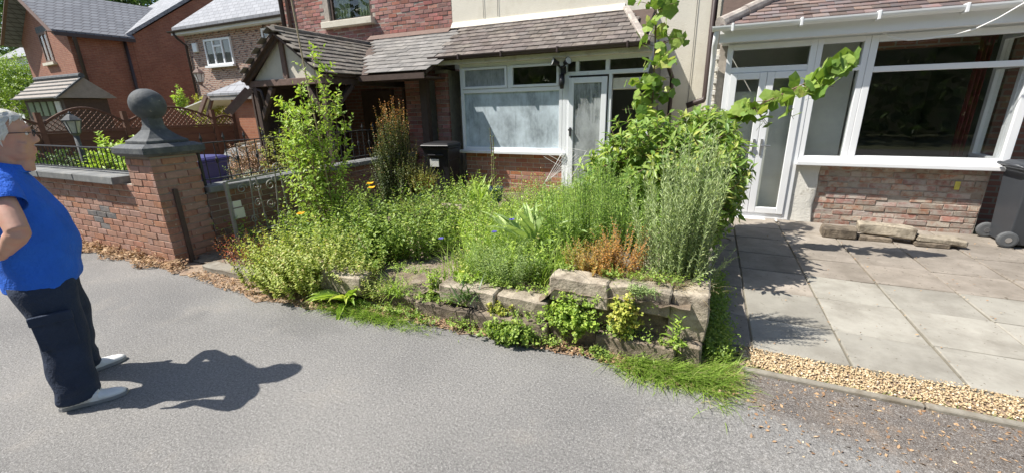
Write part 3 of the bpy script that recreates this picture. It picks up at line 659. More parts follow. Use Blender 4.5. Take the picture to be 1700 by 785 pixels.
part('tie_beam', MB().box(ax-hw, yf+.06, ze-.17, ax+hw, yf+.17, ze-.062), M['timber_brown'], gb, bev=.006)
for x in (ax-hw+.12, ax+hw-.12):
    part('post', MB().box(x-.05, yf+.07, 0, x+.05, yf+.17, ze-.17), M['timber_dark'], B, bev=.006)
    part('side_beam', MB().box(x-.05, yf+.17, ze-.17, x+.05, 7.9, ze-.06), M['timber_dark'], B)
part('brace', MB().beam((ax+hw-.5, yf+.12, ze-.18), (ax+hw-.14, yf+.12, ze-.75), .07, .09), M['timber_dark'], B)
part('brace', MB().beam((ax-hw+.55, yf+.12, ze-.18), (ax-hw+.14, yf+.12, ze-.75), .07, .09), M['timber_dark'], B)
part('brace', MB().beam((ax+hw-.12, yf+.2, ze-.65), (ax+hw-.12, yf+.75, ze-.18), .09, .07), M['timber_dark'], B)
part('bracket', MB().beam((ax-hw+.05, yf-.02, ze-.20), (ax-hw-.20, yf-.35, ze-.62), .05, .09).beam((ax-hw+.16, yf-.02, ze-.22), (ax-hw-.08, yf-.35, ze-.62), .05, .09), M['timber_brown'], B)
part('porch_downpipe', MB().tube([(ax-hw-.04, yf+.1, ze-.06), (ax-hw-.02, yf+.1, ze-.16), (ax-hw+.25, yf+.1, ze-.24), (ax-hw+.3, yf+.1, ze-.5)], .03), M['brown_plastic'], B, smooth=True)
# ground floor in the shade of the porch
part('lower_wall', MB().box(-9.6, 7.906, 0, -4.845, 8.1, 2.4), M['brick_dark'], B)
part('side_wall', MB().box(-9.6, 8.15, 0, -9.4, 13, 7), M['brickwall'], B)
part('shade_screen', MB().box(-7.95, 5.62, 0, -7.91, 7.9, 2.30), M['timber_dark'], B)  # screen added to keep the sun off the wall under the porch
part('door', MB().box(-7.35, 7.86, .05, -6.45, 7.904, 2.05), M['timber_dark'], B)
wfl = part('window_frame', frame(MB(), -6.2, -5.2, .95, 2.1, 7.86, .06, .044), M['timber_dark'], B); pane(wfl, -6.14, -5.26, 1.01, 2.04, 7.88, M['glass_dark'])
p1_ = part('pier', MB().box(-5.43, 7.01, 0, -4.96, 7.3, 2.15), M['mortar_grey'], B); brick_field(p1_, (-5.44, 7.0, 0), (1, 0, 0), .48, 2.14, M['brick_upper'], rng)
p2_ = part('pier', MB().box(-4.70, 6.96, 0, -4.45, 7.85, 2.30), M['mortar_grey'], B); brick_field(p2_, (-4.71, 6.95, 0), (1, 0, 0), .27, 2.28, M['brick_upper'], rng)
part('post', MB().box(-4.92, 6.75, 0, -4.78, 6.87, 2.2), M['timber_dark'], B)
part('recess_board', MB().box(-4.44, 7.35, .1, -4.18, 7.39, 1.85), M['board'], B)
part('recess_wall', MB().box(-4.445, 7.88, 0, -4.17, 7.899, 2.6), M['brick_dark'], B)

# ---------------------------------------------------------------- mottled brick house set back on the left
def localhouse(name, label, loc, rz):
    t = thing(name, label, 'house'); t.location = loc; t.rotation_euler = (0, 0, rz); return t
h2 = localhouse('mottled_brick_house', 'mottled brick house with grey slate roof and white casement window', (-20.5, 12, 0), 0)
part('wall', MB().box(0, 0, 0, 9, 8, 5.05), M['brick_mottled'], h2)
rf2 = part('roof', MB().prism([(-.1, -.35, 5.0), (-.1, 4, 8.0), (-.1, 8.35, 5.0), (-.1, 8.35, 4.9), (-.1, 4, 7.88), (-.1, -.35, 4.9)], (9.5, 0, 0)), M['slate_pale'], h2)
part('fascia', MB().box(-.2, -.36, 4.72, 9.2, -.32, 4.86).box(-.2, -.32, 4.74, 9.2, 0, 4.76), M['white_paint'], h2)
gutter('gutter', h2, (-.25, -.42, 4.86), (9.2, -.42, 4.86), M['brown_plastic'], .07)
part('downpipe', MB().tube([(.02, -.42, 4.82), (.05, -.3, 4.6), (.12, -.06, 4.35), (.12, -.06, 0)], .05), M['brown_plastic'], h2, smooth=True)
def casement(parent, x0, x1, z0, z1, y, muls, mt, top=None):
    f = frame(MB(), x0, x1, z0, z1, y-.03, .07, .08)
    for m_ in muls: f.box(m_-.04, y-.028, z0+.07, m_+.04, y+.045, z1-.07)
    if top: f.box(muls[0]+.04, y-.026, top-.03, muls[1]-.04, y+.04, top+.03)
    w = part('window', f, mt, parent)
    ed = [x0+.07] + list(muls) + [x1-.07]
    for i in range(len(ed)-1): part('pane', MB().box(ed[i], y+.0, z0+.07, ed[i+1], y+.01, z1-.07), M['glass_dark'], w)
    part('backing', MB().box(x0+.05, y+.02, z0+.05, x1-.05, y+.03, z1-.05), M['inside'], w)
    part('sill', MB().box(x0-.06, y-.12, z0-.08, x1+.06, y, z0-.002), mt, w)
    return w
casement(h2, 1.32, 2.98, 3.48, 4.47, -.05, (1.88, 2.42), M['upvc'], 4.2)
casement(h2, 4.85, 5.9, 3.9, 4.6, -.05, (5.4,), M['upvc'])
part('alarm_box', MB().box(.55, -.1, 4.05, .85, 0, 4.4), M['upvc'], h2, bev=.03)

# ---------------------------------------------------------------- rotated brick house far left
h1 = localhouse('gabled_brick_house', 'tall red brick house with dark slate roof and flush side gable', (-25.9, 10.36, 0), -math.radians(5))
# local frame: origin = near corner; -x runs along the gable front, +y along the shaded flank
part('wall', MB().prism([(0,0,0), (0,0,5.2), (-2.95,0,6.95), (-5.9,0,5.2), (-5.9,0,0)], (0, 8, 0)), M['brick_far'], h1)
rb = part('roof', MB().prism([(.38,-.55,5.12), (-2.95,-.55,7.18), (-6.3,-.55,5.12), (-6.3,-.55,4.98), (-2.95,-.55,7.02), (.38,-.55,4.98)], (0, 2.84, 0)).prism([(-.02,2.292,5.22), (-.02,2.292,5.36), (-2.95,2.292,7.18), (-6.3,2.292,5.12), (-6.3,2.292,4.98), (-2.95,2.292,7.02)], (0, 4.4, 0)), M['slate_far'], h1)
part('barge_board', MB().beam((.40,-.57,5.02), (-2.95,-.57,7.08), .04, .2, (0,-1,0)), M['timber_brown'], h1); part('barge_board', MB().beam((-6.3,-.57,5.02), (-2.95,-.57,7.08), .04, .2, (0,-1,0)), M['timber_brown'], h1)
part('soffit', MB().beam((.30,-.28,4.97), (-2.95,-.28,6.98), .50, .03, (0,0,1)), M['timber_brown'], h1)
part('fascia', MB().box(.34, -.5, 4.90, .40, 2.3, 5.05), M['brown_plastic'], h1)
part('corner_pipe', MB().tube([(.36,.12,4.95), (.12,.2,4.7), (.12,.2,0)], .07), M['brown_plastic'], h1, smooth=True)
part('downpipe', MB().tube([(.1,1.97,4.95), (.1,1.97,0)], .07), M['brown_plastic'], h1, smooth=True)
wg = part('wing_wall', MB().prism([(.012,2.3,0), (.012,2.3,5.2), (.012,6.6,8.1), (.012,10.9,5.2), (.012,10.9,0)], (-2.5, 0, 0)), M['brick_far'], h1)
part('wing_roof', MB().prism([(.25,2.05,5.28), (.25,6.6,8.40), (.25,11.2,5.28), (.25,11.2,5.12), (.25,6.6,8.22), (.25,2.05,5.12)], (-5.0, 0, 0)), M['slate_pale'], h1)
wn1 = part('window', frame(MB(), -3.30, -2.20, 4.05, 5.35, -.03, .1, .06), M['timber_brown'], h1)
part('pane', MB().box(-3.2, -.005, 4.15, -2.3, .0, 5.25), M['glass_dark'], wn1); part('sill', MB().box(-3.45, -.14, 3.93, -2.05, 0, 4.048), M['cream'], wn1)
part('mullion', MB().box(-2.79, -.028, 4.15, -2.71, .0, 5.25), M['timber_brown'], wn1); part('lintel', MB().box(-3.45, -.02, 5.355, -2.05, .0, 5.6), M['finial'], wn1)

# ---------------------------------------------------------------- small garden buildings between
ob = thing('brick_outbuilding', 'low orange brick outbuilding with small slate roof beside the porch', 'outbuilding', (-11.6, 8.2, 0))
part('wall', MB().box(-12.5, 8.2, 0, -9.9, 11, 2.14), brickmat('brick_orange', (.45, .19, .10), (.40, .155, .085), (.42, .22, .14), ms=.006, var=.25), ob)
part('roof', MB().prism([(-13.2, 8.0, 2.16), (-13.2, 9.6, 2.75), (-13.2, 11.2, 2.16), (-13.2, 11.2, 2.10), (-13.2, 9.6, 2.69), (-13.2, 8.0, 2.10)], (3.5, 0, 0)), M['slate_pale'], ob)
part('fascia', MB().box(-13.15, 8.02, 1.98, -9.75, 8.05, 2.095), M['iron_grey'], ob)
part('brace', MB().beam((-13.1, 8.1, 2.1), (-13.4, 8.0, 1.55), .07, .07), M['timber_brown'], ob)
part('gable_timber', MB().beam((-13.2, 7.97, 2.1), (-13.75, 7.97, 1.55), .06, .12), M['timber_brown'], ob)
vent = part('canopy', MB().prism([(-14.9, 8.1, 1.75), (-13.4, 8.1, 2.05), (-13.4, 8.1, 2.02), (-14.9, 8.1, 1.72)], (0, 1.2, 0)), M['label'], ob)

pc = thing('tiled_store', 'small timber store with ribbed tiled roof before the gabled house', 'shed', (-21.4, 7.6, 0))
part('wall', MB().box(-22.9, 7.4, 0, -20.0, 8.6, 2.2), M['timber_dark'], pc)
st = part('roof', MB().prism([(-23.2, 7.15, 2.22), (-23.2, 8.0, 2.92), (-23.2, 8.85, 2.22)], (3.35, 0, 0)), mat('store_tile', (.30, .27, .24), .85, .2, 6, bump=.4), pc)
for i in range(5): part('tile_course', MB().beam((-23.22, 7.16+.165*i, 2.25+.136*i), (-19.83, 7.16+.165*i, 2.25+.136*i), .03, .035), M['coping'], st)
part('ridge', MB().tube([(-23.22, 8.0, 2.95), (-19.82, 8.0, 2.95)], .09, 8), M['finial'], st)
part('barge_board', MB().beam((-19.83, 7.15, 2.2), (-19.83, 8.0, 2.9), .05, .12, (1,0,0)), M['finial'], st)
for i in range(5): part('opening', MB().box(-22.6+i*.5, 7.37, 1.65, -22.25+i*.5, 7.405, 2.12), M['label'] if i == 4 else M['curtain_green'], pc)

wc = thing('white_cottage', 'white walled cottage with grey slate roof behind the trees', 'house', (-51, 17, 0))
part('wall', MB().box(-54.5, 17, 0, -48.1, 23, 6.15), M['white_paint'], wc)
part('roof', MB().prism([(-54.9, 16.6, 6.1), (-54.9, 20, 8.2), (-54.9, 23.4, 6.1)], (7.1, 0, 0)), M['slate_pale'], wc)
part('chimney', MB().box(-53.6, 19.6, 7.6, -52.9, 20.4, 9.0), M['brick_dark'], wc)
w_ = part('window', frame(MB(), -50.6, -49.6, 4.0, 5.2, 16.95, .1, .06), M['timber_dark'], wc); part('pane', MB().box(-50.5, 16.97, 4.1, -49.7, 16.98, 5.1), M['glass_dark'], w_)
# ================================================================ boundary wall, pillar, railings, fence
bwl = thing('boundary_wall', 'low red brick wall with stone coping beside the ball topped pillar', 'wall', (-7.6, 2.6, 0))
core = part('wall_core', MB().box(-9.6, 2.508, 0, -5.77, 2.70, .90), M['mortar'], bwl)
brick_field(core, (-9.28, 2.50, 0), (1, 0, 0), 3.51, .89, M['brick_pillar'], rng, z0=.0, alt=(mat('brick_stained', (.13, .125, .125), .9, .3, 14, col2=(.22, .19, .17), c2scale=9, bump=.5, rnd=.15), lambda x, z: abs(x-2.62)+abs(z-.46)*1.3 < .33 and rng.random() < .85))
for i in range(4):
    me = chamfer_box('coping_stone', .885, .36, .085, .008, M['coping'], .003, i); piece('coping_stone', me, bwl, (-9.13+i*.90+.01, 2.585, .945), RZ(rng.uniform(-.008, .008)))
# pillar
pil = thing('gate_pillar', 'square brick pillar crowned by a dark stone ball', 'pillar', (-5.52, 2.73, 0))
pc_ = part('pillar_core', MB().box(-5.752, 2.488, 0, -5.292, 2.942, 1.215), M['brickwall'], pil)
brick_field(pc_, (-5.76, 2.48, 0), (1, 0, 0), .475, 1.21, M['brick_pillar'], rng)
brick_field(pc_, (-5.284, 2.48, 0), (0, 1, 0), .47, 1.21, M['brick_pillar'], rng)
brick_field(pc_, (-5.76, 2.95, .99), (0, -1, 0), .47, .225, M['brick_pillar'], rng)
cp = part('cap', MB().loft([[Vector((-5.522+sx*w, 2.715+sy*w, z)) for sx, sy in ((-1,-1),(1,-1),(1,1),(-1,1))] for w, z in ((.26, 1.217), (.305, 1.25), (.305, 1.31), (.24, 1.345))]), M['finial'], pil, bev=.006)
fin = part('finial_base', MB().loft([[Vector((-5.522+sx*w, 2.715+sy*w, z)) for sx, sy in ((-1,-1),(1,-1),(1,1),(-1,1))] for w, z in ((.205, 1.347), (.205, 1.375), (.165, 1.40), (.125, 1.44), (.088, 1.485), (.072, 1.53), (.068, 1.615))]), M['finial'], pil, bev=.004)
part('ball', MB().lathe((-5.53, 2.715, 1.745), [(.163*math.sin(a*PI/16), -.163*math.cos(a*PI/16)) for a in range(1, 16)], 28), M['finial'], pil, smooth=True)
part('gate_stop', MB().box(-5.278, 2.61, .0, -5.25, 2.655, .86), M['timber_dark'], pil, bev=.004)
# side wall running back to the house
sw_ = thing('side_wall', 'brown brick side wall under the black railing beside the garden', 'wall', (-5.4, 5, 0))
sc = part('wall_core', MB().box(-5.48, 2.96, 0, -5.288, 6.98, .75), M['mortar_grey'], sw_)
brick_field(sc, (-5.28, 2.96, 0), (0, 1, 0), 4.02, .74, mat('brick_side', (.23, .12, .085), .88, .22, 12, col2=(.16, .09, .07), c2scale=5, bump=.5, rnd=.2, hue=.01), rng)
for i in range(5):
    me = chamfer_box('coping_stone', .29, .79, .07, .008, M['coping'], .002, i+10); piece('coping_stone', me, sw_, (-5.385, 3.37+i*.802, .787))
def railing(name, label, a, b, z0, z1, n, spear, mt, base):
    t = thing(name, label, 'railing', base); a = Vector(a); b = Vector(b); d = b-a
    up_ = Vector((0, 0, 1))
    part('top_rail', MB().beam(a+up_*z1, b+up_*z1, .035, .012), mt, t); part('bottom_rail', MB().beam(a+up_*z0, b+up_*z0, .03, .012), mt, t)
    m = MB().tube([(0,0,z0-.06 if spear else z0), (0,0,z1+(.02 if spear else 0))], .006, 6)
    if spear: m.lathe((0,0,z1+.02), [(.006, 0), (.016, .02), (.019, .035), (.006, .075), (.001, .10)], 6)
    me = m.mesh('bar', mt)
    me2 = MB().tube([(0,0,z0), (0,0,z1)], .006, 6).lathe((0,0,(z0+z1)/2), [(.006,-.04),(.018,-.02),(.018,.02),(.006,.04)], 6).mesh('bar', mt)
    for i in range(n):
        p = a + d*((i+.5)/n); piece('bar', me if (not spear or i % 2 == 0) else me2, t, p)
    for p in (a, b):
        part('post', MB().beam(p+up_*(z0-.1), p+up_*(z1+.01), .025, .025, (0,1,0)), mt, t)
    return t
railing('front_railing', 'plain black railing on the coping left of the pillar', (-9.2, 2.62, 0), (-5.80, 2.62, 0), 1.02, 1.28, 34, False, M['iron'], (-7.5, 2.62, .98))
rs = railing('side_railing', 'black spear topped railing on the brown side wall', (-5.385, 3.02, 0), (-5.385, 6.92, 0), .89, 1.31, 30, True, M['iron'], (-5.385, 5, .82))

# wrought iron gate, standing open against the side wall
def scroll(mb, c, r0, u, v, turns=1.4, r=.007, sgn=1):
    c = Vector(c); u = Vector(u); v = Vector(v); pts = []
    for k in range(26):
        t = k/25; a = t*turns*2*PI*sgn; rad = r0*(1-.75*t); pts.append(c + u*math.cos(a)*rad + v*math.sin(a)*rad)
    mb.tube(pts, r, 5)
gt = thing('iron_gate', 'weathered wrought iron scroll gate standing open at the garden edge', 'gate', (-4.95, 3.3, 0))
part('gate_post', MB().box(-4.93, 2.95, 0, -4.895, 2.985, .90), M['iron_grey'], gt, bev=.003)
part('label_plate', MB().box(-4.90, 2.985, .60, -4.885, 3.08, .67).box(-4.90, 2.985, .47, -4.885, 3.10, .585), M['label'], gt)
part('top_bar', MB().beam((-4.91, 2.985, .90), (-4.86, 3.95, .93), .02, .02), M['iron_grey'], gt)
part('lower_bar', MB().beam((-4.91, 2.985, .25), (-4.86, 3.95, .28), .02, .02), M['iron_grey'], gt)
for k, (y, lean) in enumerate(((3.2, .05), (3.36, -.04), (3.52, .06), (3.68, -.03), (3.93, 0))):
    part('bar', MB().tube([(-4.90, y, .26), (-4.895, y+lean, .91)], .008, 6), M['iron_grey'], gt)
for k, (y, z, r, s) in enumerate(((3.12, .80, .06, 1), (3.30, .80, .06, -1), (3.48, .78, .07, 1), (3.28, .60, .05, 1), (3.44, .56, .06, -1), (3.6, .97, .07, 1), (3.42, .98, .06, -1), (3.2, .42, .05, 1), (3.74, .8, .06, -1))):
    m_ = MB(); scroll(m_, (-4.88, y, z), r, (0, 1, 0), (0, 0, 1), 1.4, .007, s); part('scroll', m_, M['iron_grey'], gt)

# trellis fence running back between the gardens
fe = thing('trellis_fence', 'dark brown timber fence with arched lattice tops', 'fence', (-12.5, 6, 0))
ys = [2.3, 4.15, 5.60, 7.60, 8.16]
for y in ys: part('post', MB().box(-12.55, y-.045, 0, -12.45, y+.045, 1.72), M['fence'], fe)
bd = chamfer_box('board', .022, .30, .19, .004, M['fence'], .002, 1)
for i in range(len(ys)-1):
    y0_, y1_ = ys[i]+.05, ys[i+1]-.05; L = y1_-y0_
    for k in range(7): piece('board', bd, fe, (-12.5+.006*(k % 2), (y0_+y1_)/2, .12+k*.18), Matrix.Rotation(.05, 3, 'Y'), (1, L/.30, 1))
    zt = lambda s: 1.50 + .30*math.sin(PI*s)*(1 if L > 1 else .2)
    arch = part('arched_rail', MB().tube([(-12.47, y0_+L*s/16, zt(s/16)) for s in range(17)], .028, 6).box(-12.50, y0_, 1.30, -12.45, y1_, 1.345), M['fence'], fe)
    lat = MB(); st_ = .11; k = -6
    while k*st_ < L:
        for sg in (1, -1):
            p0 = None; seg = []
            for q in range(24):
                h = q*.025; yy = (y0_+k*st_+h) if sg == 1 else (y0_+L-k*st_-h)
                if y0_ < yy < y1_ and 1.34+h < zt((yy-y0_)/L): seg.append((yy, 1.34+h))
            if len(seg) > 1: lat.beam((-12.49+.012*sg, seg[0][0], seg[0][1]), (-12.49+.012*sg, seg[-1][0], seg[-1][1]), .012, .028, (1,0,0))
        k += 1
    part('lattice', lat, M['fence'], arch, kind='stuff')

def lantern(name, label, p, s, post, mt):
    t = thing(name, label, 'lantern', (p[0], p[1], 0))
    if post: part('post', MB().tube([(p[0], p[1], post), (p[0], p[1], p[2])], .035, 10), mt, t, smooth=True)
    b = Vector(p)
    part('glass', MB().loft([[b+Vector((w*math.cos(k*PI/3), w*math.sin(k*PI/3), z)) for k in range(6)] for w, z in ((.07*s, .04*s), (.115*s, .24*s))]), M['glass_lamp'], t)
    fr_ = MB()
    for k in range(6):
        c_, s_ = math.cos(k*PI/3), math.sin(k*PI/3); fr_.tube([b+Vector((.072*s*c_, .072*s*s_, .04*s)), b+Vector((.118*s*c_, .118*s*s_, .24*s))], .008*s, 5)
    part('frame', fr_, mt, t)
    part('roof', MB().lathe(b, [(.135*s, .24*s), (.14*s, .26*s), (.09*s, .31*s), (.05*s, .345*s), (.02*s, .36*s), (.025*s, .38*s), (.004*s, .41*s)], 6), mt, t)
    part('base', MB().lathe(b, [(.03*s, -.03*s), (.045*s, 0), (.075*s, .04*s)], 12), mt, t)
    return t
lantern('lamp_post', 'small grey lantern on a post behind the front railing', (-9.4, 3.5, 1.34), .92, 0.01, M['finial'])
lantern('wall_lantern', 'brown lantern hanging by the mottled brick house', (-13.62, 8.15, 2.45), 1.15, 0, M['timber_brown'])
part('arm', MB().beam((-13.62, 8.15, 2.44), (-13.2, 8.15, 2.2), .03, .03), M['timber_brown'], bpy.data.objects['wall_lantern'])

# ================================================================ garden wall of rough stone blocks
gw = thing('garden_wall', 'low broken wall of weathered stone blocks round the overgrown bed', 'wall', (-.9, 2.7, 0))
def block(x0, x1, y0, y1, z0, z1, seed, mt='stone', name='stone_block', rz=0, parent=None):
    me = rock(name, (x1-x0+.014, y1-y0, z1-z0+.01), M[mt], seed, 6, .017, .010)
    piece(name, me, parent or gw, ((x0+x1)/2, (y0+y1)/2, (z0+z1)/2), RZ(rz))
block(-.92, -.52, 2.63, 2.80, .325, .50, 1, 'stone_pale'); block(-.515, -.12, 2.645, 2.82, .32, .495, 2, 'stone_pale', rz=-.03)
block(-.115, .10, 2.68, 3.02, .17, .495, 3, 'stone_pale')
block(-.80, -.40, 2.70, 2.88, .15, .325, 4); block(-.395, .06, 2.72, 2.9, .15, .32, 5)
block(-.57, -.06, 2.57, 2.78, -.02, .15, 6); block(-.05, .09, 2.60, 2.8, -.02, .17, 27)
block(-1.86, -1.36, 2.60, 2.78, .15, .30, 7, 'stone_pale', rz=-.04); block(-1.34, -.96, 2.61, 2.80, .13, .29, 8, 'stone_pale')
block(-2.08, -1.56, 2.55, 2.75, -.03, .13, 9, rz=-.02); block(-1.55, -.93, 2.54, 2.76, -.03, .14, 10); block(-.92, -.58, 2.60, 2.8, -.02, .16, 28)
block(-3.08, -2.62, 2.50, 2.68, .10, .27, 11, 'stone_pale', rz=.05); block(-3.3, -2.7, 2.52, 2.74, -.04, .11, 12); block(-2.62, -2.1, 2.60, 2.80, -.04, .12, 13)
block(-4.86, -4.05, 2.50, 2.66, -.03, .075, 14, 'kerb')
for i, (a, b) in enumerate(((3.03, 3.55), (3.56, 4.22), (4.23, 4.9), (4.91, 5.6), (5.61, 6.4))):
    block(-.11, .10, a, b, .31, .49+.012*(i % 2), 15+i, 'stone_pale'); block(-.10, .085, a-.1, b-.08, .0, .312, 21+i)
# stones lying against the house
for k, (x0, x1, y, z0, z1, d, lab, mt) in enumerate(((1.40, 1.74, 6.24, .025, .15, .20, 'short dark stone block at the left end below the window', 'stone'), (1.77, 2.30, 6.30, .075, .21, .19, 'long pale rough stone laid over another below the bay window', 'stone_pale'), (2.30, 2.72, 6.22, .065, .135, .19, 'flat pale stone slab at the right end below the window', 'stone_pale'))):
    t = link_obj('loose_stone', rock('loose_stone', (x1-x0, d, z1-z0), M[mt], 40+k, 4, .016, .015), None, ((x0+x1)/2, y, (z0+z1)/2)); t.rotation_euler = (0, [.0, .02, .01][k], [-.02, -.16, -.03][k])
    tag(t, lab, 'stone')
for k, (x0, x1, y, lab) in enumerate(((1.76, 2.08, 6.24, 'thin stone slip lying under the long pale stone'), (2.28, 2.58, 6.19, 'thin stone slip propping the flat pale slab'))):
    t = link_obj('stone_slip', rock('stone_slip', (x1-x0, .16, .05), M['stone'], 50+k, 3, .006, .008), None, ((x0+x1)/2, y, .048)); tag(t, lab, 'stone')

# ================================================================ bins and small objects
def wheelie(name, label, x, y, z, rz, s, body_m, lid_m, wheel=True, lab=False):
    t = thing(name, label, 'bin'); t.location = (x, y, z); t.rotation_euler = (0, 0, rz); t.scale = (s, s, s)
    # local: front faces -y, wheels and handle on +y
    ring = lambda w, d0, d1, zz: [Vector((-w, d0, zz)), Vector((w, d0, zz)), Vector((w, d1, zz)), Vector((-w, d1, zz))]
    part('body', MB().loft([ring(.20, -.20, .19, .03), ring(.215, -.23, .20, .15), ring(.265, -.31, .22, .93), ring(.285, -.33, .24, .935), ring(.285, -.33, .24, .97)]), body_m, t, bev=.015)
    part('rib', MB().box(-.16, -.335, .80, .16, -.30, .83).box(-.262, -.27, .70, -.235, .205, .72).box(.235, -.27, .70, .262, .205, .72), body_m, t, bev=.008)
    lid = part('lid', MB().loft([ring(.295, -.36, .25, .972), ring(.295, -.36, .25, .995), ring(.25, -.30, .21, 1.03), ring(.12, -.15, .15, 1.045)]), lid_m, t, bev=.012)
    part('handle', MB().tube([(-.24, .23, .95), (-.24, .30, .99), (.24, .30, .99), (.24, .23, .95)], .016, 8).tube([(-.2, .30, .99), (.2, .30, .99)], .022, 8), lid_m, t, smooth=True)
    part('lid_grip', MB().box(-.1, -.385, .975, .1, -.355, .99), lid_m, lid, bev=.004)
    if wheel:
        for sx in (-1, 1):
            w = part('wheel', MB(), M['rubber'], t)
            mb = MB(); prof = [(.03, -.03), (.075, -.03), (.095, -.024), (.10, -.012), (.10, .012), (.095, .024), (.075, .03), (.03, .03)]
            rings = [[Vector((sx*.235+zz, .22+r*math.cos(k*2*PI/20), .10+r*math.sin(k*2*PI/20))) for k in range(20)] for r, zz in prof]
            mb.loft(rings); w.data = mb.mesh('wheel', M['rubber'])
            part('hub', MB().tube([(sx*.235-.034, .22, .10), (sx*.235+.034, .22, .10)], .032, 12), M['metal'], w)
    if lab: part('number_sticker', MB().box(-.13, -.306, .60, .05, -.292, .74), M['label'], t)
    return t
wheelie('wheelie_bin', 'dark grey wheelie bin standing right of the bay window', 3.34, 6.60, .028, PI/2, .90, M['bin_grey'], M['bin_grey'])
b2 = wheelie('wheelie_bin', 'black wheelie bin with pale sticker left of the plinth wall', -4.30, 6.45, .12, .12, .92, M['black_plastic'], M['black_plastic'], True, True)
b3 = wheelie('wheelie_bin', 'dark purple bin standing behind the side railing', -7.1, 4.0, .0, .3, .98, M['purple_bin'], M['purple_bin'], False)
# twin floodlight on the doorway corner
sl_t = thing('security_light', 'black twin headed security light above the door jamb', 'light', (-2.22, 6.88, 2.2))
part('mount', MB().box(-2.26, 6.83, 2.12, -2.18, 6.90, 2.24), M['black_plastic'], sl_t, bev=.008)
part('sensor', MB().tube([(-2.22, 6.81, 1.90), (-2.22, 6.80, 1.98), (-2.22, 6.82, 2.11)], [.03, .045, .04], 12), M['black_plastic'], sl_t, smooth=True)
for sx in (-1, 1):
    h_ = part('lamp_head', MB().tube([(-2.22+sx*.02, 6.80, 2.21), (-2.22+sx*.07, 6.76, 2.27)], .018, 8).tube([(-2.22+sx*.05, 6.78, 2.27), (-2.22+sx*.13, 6.72, 2.30)], [.03, .06], 12), M['black_plastic'], sl_t)
    part('lens', MB().tube([(-2.22+sx*.131, 6.7195, 2.3003), (-2.22+sx*.133, 6.718, 2.301)], .05, 12), M['glass_lamp'], h_)
ca = MB().tube([(1.66, 6.88, 2.47), (1.70, 6.87, 2.43), (1.82, 6.84, 2.34), (1.98, 6.80, 2.29), (2.15, 6.76, 2.29), (2.35, 6.72, 2.31), (2.50, 6.69, 2.35), (2.63, 6.62, 2.43), (2.76, 6.50, 2.55), (2.9, 6.44, 2.68), (3.3, 6.4, 2.95)], .008, 6)
tag(part('cable', ca, M['white_cable'], smooth=True), 'thin white cable sagging across the top of the bay window', 'cable')
# folded wire airer by the door
wr = thing('wire_airer', 'folded white wire drying rack leaning beside the cream house door', 'drying rack', (-2.05, 6.55, .3))
for i in range(9):
    part('wire', MB().tube([(-2.40+i*.035, 6.52, .42+.03*i), (-2.12+i*.05, 6.66, .98-.02*i)], .0025, 4), M['white_cable'], wr)
for i in range(5):
    part('wire', MB().tube([(-2.42+i*.04, 6.53, .86+i*.05), (-2.02+i*.03, 6.50, .66+i*.075)], .0025, 4), M['white_cable'], wr)
part('rack_frame', MB().tube([(-2.42, 6.52, .40), (-2.10, 6.66, 1.0), (-1.75, 6.66, .95), (-2.05, 6.52, .36), (-2.42, 6.52, .40)], .005, 6), M['white_cable'], wr)
# rubble planks behind the side railing
for k, (a, b, lab) in enumerate((((-9.6, 6.2, .95), (-8.6, 7.0, 1.12), 'longest tan timber plank on the rubble heap behind the railing'), ((-9.2, 6.0, .90), (-8.5, 6.5, 1.02), 'short tan plank lowest on the rubble heap'), ((-8.7, 6.3, .95), (-8.2, 6.9, 1.14), 'tilted plank at the right end of the rubble heap'))):
    tag(part('plank', MB().beam(a, b, .16, .05), M['cane'], bev=.004), lab, 'plank')
tag(link_obj('rubble_heap', rock('rubble_heap', (1.7, 1.3, .9), M['coping'], 61, 9, .14, .1), None, (-9.0, 6.7, .42)), 'grey rubble heap behind the side railing', 'rubble')
tag(part('toy_scoop', MB().loft([[Vector((-7.2+w*math.cos(a*PI/4), 3.75+w*math.sin(a*PI/4), z)) for a in range(8)] for w, z in ((.09, .62), (.14, .70), (.15, .86), (.12, .86), (.09, .70))]), M['orange_plastic'], smooth=True), 'small orange plastic tub behind the side railing', 'tub')
tag(part('bin_plinth', MB().box(-7.5, 3.55, .01, -6.95, 3.95, .62), M['coping'], bev=.01), 'grey block carrying the orange tub', 'block')
# pots
def pot(name, label, x, y, z, r, h, mt):
    return tag(part(name, MB().lathe((x, y, z), [(r*.72, 0), (r*.95, h*.8), (r*1.06, h*.82), (r*1.06, h), (r*.92, h), (r*.9, h*.86)], 20), mt, smooth=False), label, 'pot')
pot('plant_pot', 'dark ridged pot under the orange tipped plant', -3.92, 5.2, .16, .15, .26, M['blue_pot'])
pot('plant_pot', 'small blue pot below the cream house window', -2.78, 5.5, .30, .10, .22, M['blue_pot'])
tag(link_obj('stone_slab', rock('stone_slab', (.75, .25, .09), M['stone_pale'], 71, 4, .015, .015), None, (-3.25, 4.9, .30)), 'pale stone slab lying in the bed below the window', 'stone')
